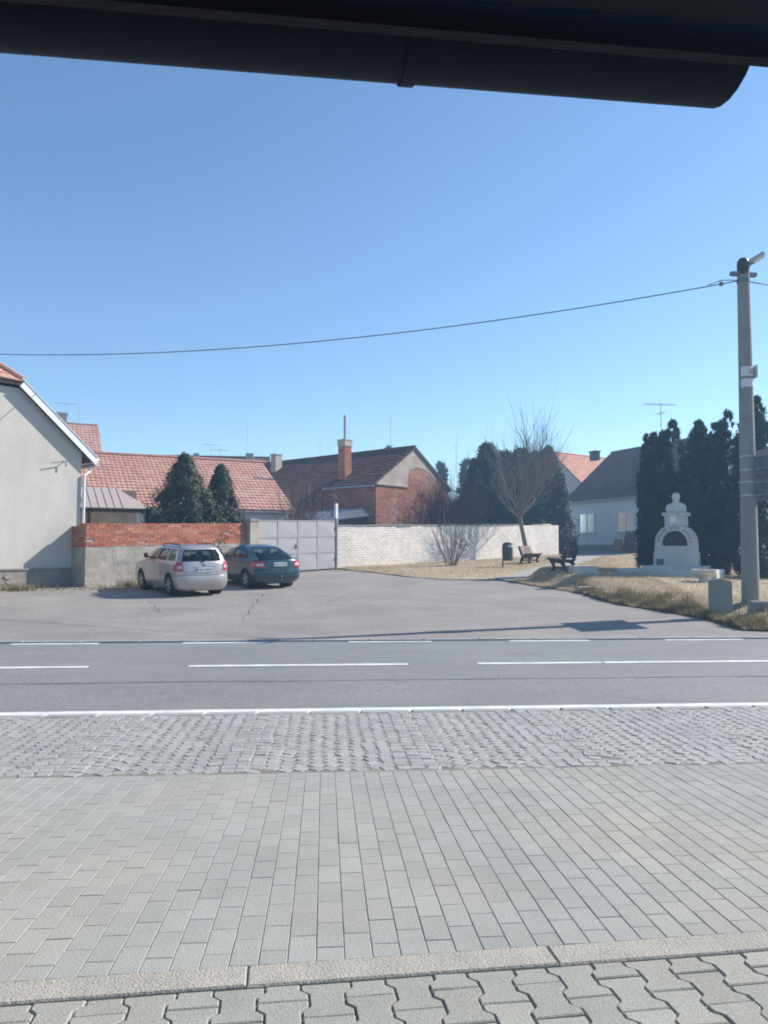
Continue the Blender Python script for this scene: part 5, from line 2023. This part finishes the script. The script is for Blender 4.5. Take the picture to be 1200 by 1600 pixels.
# utility pole
pb = gp(1173.5, 938, zf=z_right); pb.z = z_right(pb.x, pb.y)
PD = pb.x * sY + pb.y * cY
ptz = at(1157, 403, PD).z
hP = ptz - pb.z
root = empty('utility_pole', pb, 'tall tapering concrete utility pole at the right edge', 'pole')
r0, r1 = 13.2 * PD / F_PX, 9.0 * PD / F_PX
topx = at(1159, 403, PD); lean = plumb(topx, 0) - plumb(pb, 0)
lean *= 0.55
mb = MB()
mb.tube([pb - UP * .4, pb + UP * hP * .33 + lean * .33, pb + UP * hP * .66 + lean * .66, pb + UP * (hP - .12) + lean], [r0 * 1.02, lin(r0, r1, .33), lin(r0, r1, .66), r1], 24)
mb.build('shaft', M['concrete'], root, smooth=True, auto=40)
tp = pb + UP * (hP - .12) + lean
mb = MB(); mb.lathe(tp, [(r1 * 1.02, -.30), (r1 * 1.06, -.02), (r1 * 1.0, .05), (r1 * .7, .12), (.02, .15)], 18); mb.build('cap', M['black_metal'], root, smooth=True, auto=50)
mb = MB(); cr_ = dirw(1, .15)
mb.box(tp - UP * .26, (.66, .10, .09), (cr_, Vector((-cr_.y, cr_.x, 0)), UP))
mb.lathe(tp - UP * .42, [(r1 * 1.12, -.05), (r1 * 1.12, .05)], 18); mb.build('crossarm', M['steel'], root)


def shaft_at(py):
    z = at(1165, py, PD).z
    t = (z - pb.z) / hP
    return pb + UP * (z - pb.z) + lean * t, lin(r0, r1, t)


for py in (712, 733, 752, 773):
    c, r_ = shaft_at(py)
    mb = MB(); mb.lathe(c, [(r_ + .004, -.012), (r_ + .007, -.010), (r_ + .007, .010), (r_ + .004, .012)], 22); mb.build('strap', M['galv'], root, smooth=True, auto=40)
for (pa, pb_, mk) in ((573, 588, True), (592, 605, False)):
    ca, ra = shaft_at(pa); cb2, rb = shaft_at(pb_)
    h = ca.z - cb2.z
    mb = MB(); P = []
    for k in range(11):
        a = math.atan2(-cY, -sY) + R(-62 + 128 * k / 10)
        d_ = Vector((math.cos(a), math.sin(a), 0))
        P.append([cb2 + d_ * (ra + .014), cb2 + d_ * (ra + .012) + UP * h])
    mb.grid(P); no = mb.build('notice', M['sticker'], root, smooth=True)
    if mk:
        mb = MB(); P = []
        for k in range(6):
            a = math.atan2(-cY, -sY) + R(2 + 46 * k / 5)
            d_ = Vector((math.cos(a), math.sin(a), 0))
            P.append([cb2 + d_ * (ra + .018) + UP * h * .22, cb2 + d_ * (ra + .017) + UP * h * .72])
        mb.grid(P); mb.build('notice_print', M['sticker_mark'], no, smooth=True)
c, r_ = shaft_at(580)
mb = MB(); mb.box(c + dirw(1, 0) * (r_ + .05), (.03, .30, .30), (dirw(1, 0), dirw(0, 1), UP)); mb.tube([c, c + dirw(1, 0) * (r_ + .05)], .02, 6); mb.build('side_plate', M['sticker'], root)

# street lamp on the pole top (flat flood light)
lc = at(1181, 402.5, PD + .05)
root = empty('flood_lamp', lc, 'flat grey flood lamp tilted on top of the utility pole', 'lamp')
lx = dirw(.9, -.4); ly = Vector((-lx.y, lx.x, 0))
ax3 = (lx * math.cos(R(28)) + UP * math.sin(R(28)))
an3 = ax3.cross(ly).normalized()
mb = MB(); mb.chamfer(lc, (.36, .30, .08), (ax3, ly, an3 if an3.z > 0 else -an3), b=.02)
sgn = an3 if an3.z > 0 else -an3
mb.box(lc - sgn * .036, (.355, .295, .01), (ax3, ly, sgn)); mb.build('housing', M['lamp_body'], root)
mb = MB(); mb.box(lc - sgn * .045, (.30, .24, .008), (ax3, ly, sgn)); mb.build('lens', M['sticker'], root)
mb = MB(); mb.tube([lc - ax3 * .10 - sgn * .04, tp + UP * -.05 + dirw(1, 0) * r1 * .8, tp - UP * .12], .03, 8); mb.build('bracket', M['steel'], root)

# sign boards, seen edge-on from behind
sb = pb + lean * .45
for k, (ya, yb2, lab) in enumerate(((702, 741, 'upper grey sign board seen from behind on the utility pole'), (743, 781, 'lower grey sign board seen from behind on the utility pole'))):
    za, zb2 = at(1190, ya, PD).z, at(1190, yb2, PD).z
    c = plumb(sb, (za + zb2) / 2) + Vector((r0 + .10, -.1, 0))
    root = empty('road_sign', c, lab, 'sign', 'sign boards on the pole')
    mb = MB(); mb.box(c, (.03, 1.55, za - zb2)); mb.build('board', M['sign_back'], root)
    mb = MB()
    for t in (-.25, .25):
        mb.box(c + Vector((-.035, 0, (za - zb2) * t)), (.035, 1.5, .045))
    mb.build('stiffener', M['galv'], root)
    for t in (-.25, .25):
        mb = MB(); mb.box(c + Vector((-.07, .1, (za - zb2) * t)), (.10, .10, .05)); mb.build('clamp', M['galv'], root)

# overhead cables
def cable(label, A_, B_, sag, r=.012, n=40):
    mb = MB()
    pts = [A_.lerp(B_, k / n) - UP * (sag * 4 * (k / n) * (1 - k / n)) for k in range(n + 1)]
    mb.tube(pts, r, 5); o = mb.build('overhead_cable', M['wire'], smooth=True)
    return tag(o, label, 'cable', 'overhead cables'), pts


at_ = tp - UP * .42 - dirw(1, 0) * r1
o, pts = cable('overhead cable sagging from the pole to the left', at_, at(-260, 537, 30), 1.05, .014)
mb = MB()
cl = pts[0].lerp(pts[1], .45)
mb.lathe(cl - UP * .0, [(.03, -.05), (.055, -.03), (.055, .03), (.03, .05)], 8); mb.tube([pts[0] + UP * .02, cl + UP * .09, cl + (pts[1] - pts[0]).normalized() * .3 + UP * .03], .012, 5)
root_i = mb.build('insulator_clamp', M['steel']); tag(root_i, 'small cable clamp just left of the pole top', 'clamp')
cable('short stretch of cable leaving the pole to the right', tp - UP * .44 + dirw(1, 0) * r1, at(1700, 425, 26), .6, .014)

# ================================================================== TREES
def leaf_cloud(name, P, Nrm, size, matr, parent, up=.5):
    """leaf-sized triangles at points P, facing roughly along Nrm"""
    n = len(P)
    a = rng.normal(size=(n, 3)); a /= np.linalg.norm(a, axis=1)[:, None]
    t = np.cross(Nrm + .6 * a, rng.normal(size=(n, 3)))
    t /= (np.linalg.norm(t, axis=1)[:, None] + 1e-9)
    b = np.cross(Nrm, t) + .4 * a
    b[:, 2] += up
    b /= (np.linalg.norm(b, axis=1)[:, None] + 1e-9)
    s = size * rng.uniform(.6, 1.4, n)[:, None]
    V = np.stack([P - t * s * .36, P + t * s * .36, P + b * s * 2.0], 1).reshape(-1, 3)
    me = bpy.data.meshes.new(name)
    me.vertices.add(3 * n); me.loops.add(3 * n); me.polygons.add(n)
    off = np.array(parent.location) if parent is not None else np.zeros(3)
    me.vertices.foreach_set('co', (V - off).astype(np.float32).ravel())
    me.loops.foreach_set('vertex_index', np.arange(3 * n, dtype=np.int32))
    me.polygons.foreach_set('loop_start', np.arange(0, 3 * n, 3, dtype=np.int32))
    try:
        me.polygons.foreach_set('loop_total', np.full(n, 3, dtype=np.int32))
    except Exception:
        pass
    me.update(); me.validate()
    me.materials.append(matr)
    o = bpy.data.objects.new(name, me); COL.objects.link(o); o.parent = parent
    return o


def conifer(name, label, base, h, r, n, size, matr, cat='tree', group=None, shape='thuja', tips=1, seed=0):
    """crown built from many small sprays over a lumpy, slightly uneven volume"""
    root = empty(name, base, label, cat, group)
    g = np.random.default_rng(100 + seed)
    mb = MB(); mb.tube([base - UP * .2, base + UP * h * .5, base + UP * h * .93], [r * .12 + .03, r * .08, .015], 8); mb.build('trunk', M['bark'], root)

    def prof(t):
        if shape == 'thuja':
            return np.minimum(1, t * 6 + .6) * (1 - np.clip((t - .52) / .48, 0, 1) ** 1.9) * .95 + .02
        if shape == 'cone':
            return np.minimum(1, t * 6 + .75) * (1 - t) ** .88 + .02
        return (1 - t) ** .62 * .9 + .02
    nc = int(80 + h * 22 * (1.3 if shape == 'thuja' else 1.8))
    tc = g.uniform(0.02, .985, nc) ** (.95 if shape == 'thuja' else 1.0)
    thc = g.uniform(0, 2 * math.pi, nc)
    jut = g.uniform(.80, 1.02, nc) if shape == 'thuja' else g.uniform(.62, 1.06, nc)
    ax_, ay_, top = np.zeros(nc), np.zeros(nc), np.ones(nc)
    if tips > 1:
        w = g.integers(0, tips, nc); a0 = .2
        for k in range(tips):
            m_ = w == k
            ax_[m_] = math.cos(a0 + 2 * math.pi * k / tips) * r * .42; ay_[m_] = math.sin(a0 + 2 * math.pi * k / tips) * r * .42
            top[m_] = (1.0, .91, .96)[k % 3]
        rr_ = r * .68
    else:
        rr_ = r
    Rc = rr_ * prof(tc) * jut
    C = np.stack([base.x + ax_ + Rc * np.cos(thc), base.y + ay_ + Rc * np.sin(thc), base.z + tc * h * top], 1)
    per = n // nc + 1
    idx = np.repeat(np.arange(nc), per)
    m = len(idx)
    d = g.normal(size=(m, 3)); d /= np.linalg.norm(d, axis=1)[:, None]
    d *= np.minimum(np.abs(g.normal(.15, .62, m)), 1.7)[:, None]
    sc_l = rr_ * (.05 + (.22 if shape == 'thuja' else .26) * prof(tc))
    if shape == 'thuja':
        ex = np.stack([sc_l * .75, sc_l * .75, sc_l * 1.6], 1)
    elif shape == 'cone':
        ex = np.stack([sc_l * .8, sc_l * .8, sc_l * 1.0], 1)
    else:
        ex = np.stack([sc_l * 1.0, sc_l * 1.0, sc_l * .8], 1)
    P = C[idx] + d * ex[idx]
    P[:, 2] = np.maximum(P[:, 2], base.z + .02)
    N_ = d + np.stack([np.cos(thc), np.sin(thc), np.full(nc, .2)], 1)[idx] * .7
    # inner fill so that the crown is not hollow
    mi_ = n // 3
    ti = g.uniform(0, .95, mi_); thi = g.uniform(0, 6.28, mi_); ri_ = rr_ * prof(ti) * np.sqrt(g.uniform(0, .62, mi_))
    Pi = np.stack([base.x + ri_ * np.cos(thi), base.y + ri_ * np.sin(thi), base.z + ti * h * .96], 1)
    P = np.concatenate([P, Pi]); N_ = np.concatenate([N_, np.stack([np.cos(thi), np.sin(thi), np.full(mi_, .2)], 1)])
    leaf_cloud('crown', P, N_, size, matr, root, up=.9 if shape == 'thuja' else .15)
    return root


# thujas behind the monument
def thuja_at(px, ytop, pxw, D, label, tips=1, seed=0, n=11000):
    u = (px - 600) / F_PX * D
    b = c2w(u, D); b.z = z_right(b.x, b.y) - .02
    h = at(px, ytop, D).z - b.z
    conifer('thuja', label, b, h, pxw * D / F_PX / 2, int(n * 1.9), .075, M['thuja'], 'thuja', 'thujas behind the monument', 'thuja', tips, seed)


thuja_at(1038, 655, 84, 32.0, 'broad double-topped thuja directly behind the monument bust', 2, 1, 16000)
thuja_at(1012, 678, 28, 31.6, 'slim shorter thuja at the left end of the thuja row', 1, 2, 7000)
thuja_at(1095, 655, 62, 31.0, 'thuja in the middle of the row right of the monument', 1, 3, 13000)
thuja_at(1130, 636, 60, 30.5, 'tallest pointed thuja just left of the utility pole', 2, 4, 13000)
thuja_at(1185, 618, 78, 29.0, 'dark thuja hidden partly behind the utility pole', 1, 5, 13000)
thuja_at(1226, 640, 46, 29.5, 'dark thuja at the right edge beyond the pole', 1, 15, 8000)

# yews behind the brick wall
def behind(px, D, zoff=0):
    b = c2w((px - 600) / F_PX * D, D); b.z = zt(b.x, b.y) + zoff
    return b


for (px, yt, pw, D, lab, sd) in ((287, 712, 190, 30.5, 'large dark yew with pointed top rising above the brick wall', 6), (344, 727, 124, 31.5, 'smaller dark yew right of the large one above the brick wall', 7)):
    b = behind(px, D); h = at(px, yt, D).z - b.z
    conifer('yew_tree', lab, b, h, pw * D / F_PX / 2, 30000, .07, M['yew'], 'yew', 'yews behind the brick wall', 'cone', 1, sd)

# conifers behind the white wall
labs = ['leftmost low dark conifer behind the white wall', 'highest dark conifer behind the left side of the bare tree', 'dark conifer just left of the bare tree trunk behind the wall', 'dark conifer directly behind the bare tree trunk',
        'dark conifer right of the bare tree trunk behind the wall', 'dark conifer with feathery tip in front of the pink gable', 'low dark conifer at the right end of the white wall']
for k, (px, yt, pw, D) in enumerate(((741, 716, 76, 51), (763, 692, 132, 52), (789, 704, 140, 53.5), (815, 700, 140, 52), (838, 706, 128, 53), (857, 697, 90, 52), (875, 740, 52, 51))):
    b = behind(px, D); h = at(px, yt, D).z - b.z
    conifer('conifer', labs[k], b, h, pw * D / F_PX / 2, 20000, .12, M['spruce'], 'conifer', 'conifers behind the white wall', 'spruce' if k != 0 else 'cone', 1, 20 + k)


def pine(label, px, yt, pw, D, seed, hcrown=.55):
    b = behind(px, D); h = at(px, yt, D).z - b.z
    root = empty('pine_tree', b, label, 'pine', 'distant pines above the roofs')
    g = np.random.default_rng(seed)
    mb = MB(); mb.tube([b, b + UP * h * .9], [.22, .06], 7); mb.build('trunk', M['bark'], root)
    P, Nn = [], []
    r = pw * D / F_PX / 2
    for k in range(26):
        t = g.uniform(0, 1)
        c = np.array([b.x, b.y, b.z + h * (1 - hcrown * (1 - t)) - .25 * r])
        rr = r * (1 - t * .75) * g.uniform(.25, .95); a = g.uniform(0, 6.28)
        c += np.array([math.cos(a) * rr, math.sin(a) * rr, 0])
        m_ = 130
        d_ = g.normal(size=(m_, 3)); d_ /= np.linalg.norm(d_, axis=1)[:, None]
        P.append(c + d_ * (r * .32) * g.uniform(.4, 1, m_)[:, None] * np.array([1, 1, .6])); Nn.append(d_)
    leaf_cloud('crown', np.concatenate(P), np.concatenate(Nn), .28, M['pine'], root, .3)


for k, (px, yt, pw, D, lab) in enumerate(((606, 696, 20, 95, 'distant pine behind the old house roof beside the thin mast'), (576, 706, 18, 98, 'distant pine tip just right of the brick chimney'), (561, 708, 12, 99, 'small distant pine touching the brick chimney'),
                                          (691, 721, 30, 88, 'distant pine in the gap right of the brick gable'), (727, 718, 34, 84, 'distant pine left of the dark conifers'))):
    pine(lab, px, yt, pw, D, 40 + k)


def branchy(mb, p, d, L, r, depth, rnd, spread=.5, up=.25, seg=4, nchild=(2, 4)):
    """one bare branch as a curved tapering tube, with children"""
    pts = [p]; q = p.copy(); dd = d.normalized()
    for k in range(3):
        dd = (dd + Vector((rnd.gauss(0, .10), rnd.gauss(0, .10), up * .35 + rnd.gauss(0, .05)))).normalized()
        q = q + dd * (L / 3); pts.append(q.copy())
    mb.tube(pts, [r, r * .8, r * .6, r * .35], seg if r > .015 else 3, cap=False)
    if depth <= 0:
        return
    for k in range(rnd.randint(*nchild)):
        t = rnd.uniform(.25, .95)
        i = min(2, int(t * 3)); b = pts[i].lerp(pts[i + 1], t * 3 - i)
        nd = (pts[i + 1] - pts[i]).normalized() + Vector((rnd.gauss(0, spread), rnd.gauss(0, spread), rnd.gauss(0, spread * .6) + up))
        branchy(mb, b, nd, L * rnd.uniform(.45, .75), r * .5, depth - 1, rnd, spread, up, seg, nchild)


# pollarded bare tree by the bench
tb = gp(824, 873, zf=z_left); tb.z = z_left(tb.x, tb.y)
TD = tb.x * sY + tb.y * cY
th_ = at(812, 806, TD)
root = empty('bare_tree', tb, 'bare leafless tree with upright fan of twigs before the white wall', 'tree')
rnd = random.Random(5)
mb = MB()
hd = plumb(th_, th_.z)
mb.tube([tb - UP * .1, tb.lerp(hd, .33) + dirw(1, 0) * .03, tb.lerp(hd, .7), hd, hd + UP * .35 - dirw(1, 0) * .03], [.15, .125, .11, .12, .07], 10)
mb.build('trunk', M['bark'], root, smooth=True)
mb = MB()
pxm = TD / F_PX
Ht = at(800, 678, TD).z - hd.z
for k in range(40):
    a = rnd.uniform(0, 6.28)
    spread_ = rnd.uniform(0, 1) ** .7 * R(66)
    d_ = Vector((math.cos(a) * math.sin(spread_), math.sin(a) * math.sin(spread_), math.cos(spread_)))
    Lh = Ht * (1.0 - .45 * (spread_ / R(66)) ** 1.2) * rnd.uniform(.72, 1.05)
    branchy(mb, hd + UP * rnd.uniform(-.15, .35) + d_ * .05, d_, Lh, rnd.uniform(.018, .046), 2, rnd, .42, .30, 5, (3, 5))
mb.build('crown', M['twig_pale'], root)

# leafless shrub against the white wall
sb_ = gp(706, 884, zf=z_left); sb_.z = z_left(sb_.x, sb_.y)
root = empty('bare_shrub', sb_, 'leafless fan-shaped shrub standing against the white brick wall', 'shrub')
rnd = random.Random(9); mb = MB()
for k in range(30):
    a = rnd.uniform(-1, 1)
    d_ = WDIR * (a * .75 + .12) + WN * rnd.gauss(0, .16) + UP * rnd.uniform(.8, 1.2)
    branchy(mb, sb_ + WDIR * (a * .38) + WN * rnd.gauss(0, .1), d_, rnd.uniform(1.2, 2.3), rnd.uniform(.010, .019), 1, rnd, .28, .18, 4, (2, 4))
mb.build('stems', M['twig'], root)

# bare shrubs behind gate and wall
def shrub(label, px, yt, pw, D, n, depth, seed, matr=M['twig'], thick=.03):
    b = behind(px, D); h = at(px, yt, D).z - b.z; w = pw * D / F_PX / 2
    root = empty('bare_shrub', b, label, 'shrub', 'bare shrubs behind the walls')
    rnd = random.Random(seed); mb = MB()
    for k in range(n):
        a = rnd.uniform(0, 6.28); rr = rnd.uniform(0, 1) ** .6
        d_ = Vector((math.cos(a) * rr * w / h * 1.2, math.sin(a) * rr * w / h * 1.2, 1))
        branchy(mb, b + Vector((math.cos(a), math.sin(a), 0)) * rr * w * .35, d_, h * rnd.uniform(.55, .82) * (1 - .25 * rr), thick * rnd.uniform(.6, 1.1), depth, rnd, .42, .22, 4, (3, 5))
    mb.build('branches', matr, root)


shrub('bare pale-stemmed shrub behind the left half of the gate', 462, 738, 46, 38.5, 14, 2, 61, M['twig_pale'])
shrub('bare brownish shrub behind the right half of the gate', 497, 745, 50, 40.0, 16, 2, 62)
shrub('taller sparse bare shrub left of the big brick chimney', 512, 728, 30, 42.0, 7, 2, 63, M['twig_pale'])
shrub('dense dark brown shrub dome right of the old brick gable', 697, 752, 104, 45.5, 60, 3, 64, M['twig_dark'], .034)
shrub('dense bare shrub in the gap left of the dark conifers', 728, 765, 66, 48.0, 34, 3, 65, M['twig_dark'], .032)

# weeds at the foot of the walls
def weeds(label, px, py, n, h, w):
    c = gp(px, py); mbp = []
    V, Fc = [], []
    for k in range(n):
        a = random.uniform(0, 6.28); q = c + Vector((random.gauss(0, w), random.gauss(0, w * .6), 0)); q.z = zt(q.x, q.y)
        hh = h * random.uniform(.4, 1); dx, dy = math.cos(a) * .014, math.sin(a) * .014
        i = len(V)
        V += [(q.x - dx, q.y - dy, q.z), (q.x + dx, q.y + dy, q.z), (q.x + random.gauss(0, .4) * hh, q.y + random.gauss(0, .4) * hh, q.z + hh)]
        Fc.append((i, i + 1, i + 2))
    me = bpy.data.meshes.new('weeds'); me.from_pydata(V, [], Fc); me.materials.append(M['grass_green'])
    o = bpy.data.objects.new('weeds', me); COL.objects.link(o); o['kind'] = 'stuff'
    tag(o, label, 'weeds')


weeds('green weed tuft at the wall foot left of the silver car', 204, 917, 160, .30, .22)
weeds('dry weeds at the foot of the left house plinth', 30, 924, 260, .30, .40)
weeds('thin strip of dry grass along the rendered wall foot', 160, 921, 240, .12, .8)
weeds('thin strip of dry grass in front of the grey gate', 505, 891, 160, .10, .8)

# ================================================================== EAVES OVER THE CAMERA
gA = at(600, 113, 1.75)
zc = gA.z


def line_at(px, py):
    """point seen at a pixel at the height of the gutter's lower edge"""
    lo, hi = .3, 6.0
    for _ in range(50):
        m = (lo + hi) / 2
        if at(px, py, m).z < zc: lo = m
        else: hi = m
    return at(px, py, lo)


gB = line_at(1105, 152)
gd = plumb(gB, 0) - plumb(gA, 0); gd.normalize(); gn = Vector((-gd.y, gd.x, 0))     # gn: away from the building
gR = plumb(gB, zc) + gd * .055; gLft = plumb(gA, zc) - gd * 4.5
gl_ = (gR - gLft).length
root = empty('roof_eaves', plumb(gA, zc), 'dark roof eaves with gutter hanging over the top of the view', 'eaves')
mb = MB()
rad = .145
P = []
for k in range(13):
    a = math.pi + math.pi * k / 12
    P.append([gLft + gn * (math.cos(a) * rad) + UP * (rad + math.sin(a) * rad), gR + gn * (math.cos(a) * rad) + UP * (rad + math.sin(a) * rad)])
mb.grid(P)
P2 = [[p[0] + UP * .006 if 0 else p[0] * 1.0, p[1]] for p in P]
mb.poly([p[1] for p in P]); mb.poly([p[0] for p in reversed(P)])
c_ = gR + UP * (2 * rad - .008)
mb.tube([gLft + gn * rad + UP * rad, gR + gn * rad + UP * rad], .011, 8)
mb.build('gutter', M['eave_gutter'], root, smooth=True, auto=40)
for px in (636,):
    t_ = line_at(px, 112 if px < 400 else 128)
    s_ = (plumb(t_, 0) - plumb(gLft, 0)).dot(gd)
    mb = MB(); Pq = []
    for k in range(13):
        a = math.pi + math.pi * k / 12
        b_ = gLft + gd * s_ + gn * (math.cos(a) * (rad + .006)) + UP * (rad + math.sin(a) * (rad + .006))
        Pq.append([b_ - gd * .017, b_ + gd * .017])
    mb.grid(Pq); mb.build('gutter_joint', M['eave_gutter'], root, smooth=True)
mb = MB()
bx_ = (gLft + gR) / 2 + gd * .10
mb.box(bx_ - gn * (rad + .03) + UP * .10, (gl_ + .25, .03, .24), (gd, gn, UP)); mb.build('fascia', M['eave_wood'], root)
vb_ = (-gn * math.cos(R(24)) + UP * math.sin(R(24))); nbv = vb_.cross(gd); nbv = nbv if nbv.z > 0 else -nbv
mb = MB()
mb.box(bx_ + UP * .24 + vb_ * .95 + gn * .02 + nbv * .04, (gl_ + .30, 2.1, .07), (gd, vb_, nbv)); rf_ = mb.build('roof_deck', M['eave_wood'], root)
nb_ = 13
for k in range(nb_):
    y0_ = .10 + k * .148
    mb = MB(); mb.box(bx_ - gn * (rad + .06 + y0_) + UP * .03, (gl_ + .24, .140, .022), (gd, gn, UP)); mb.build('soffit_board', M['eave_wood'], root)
mb = MB(); tile_plane(mb, gLft + gn * .06 + UP * .29 - gd * .02, gd, vb_, gl_ + .3, 2.0, .25, .34); mb.build('tiles', M['tile_dark'], rf_, kind='stuff')

# ================================================================== AIR
mb = MB()
mb.box((0, 0, 6.0), (1500, 1500, 15.0))
hz = mb.build('haze', M['zinc'])  # added volume, lifts and blues the darks in place of lens veil
hz['kind'] = 'stuff'; hz['label'] = 'thin haze added over the square to lift the darks like lens glare'; hz['category'] = 'haze'
hm = bpy.data.materials.new('haze_air'); hm.use_nodes = True
hn = hm.node_tree
for nd in list(hn.nodes):
    if nd.type != 'OUTPUT_MATERIAL':
        hn.nodes.remove(nd)
pv = hn.nodes.new('ShaderNodeVolumePrincipled')
pv.inputs['Color'].default_value = (0.42, 0.70, 1.0, 1)
pv.inputs['Density'].default_value = 0.0022
pv.inputs['Anisotropy'].default_value = 0.3
hn.links.new(pv.outputs[0], [n_ for n_ in hn.nodes if n_.type == 'OUTPUT_MATERIAL'][0].inputs['Volume'])
hz.data.materials.clear(); hz.data.materials.append(hm)
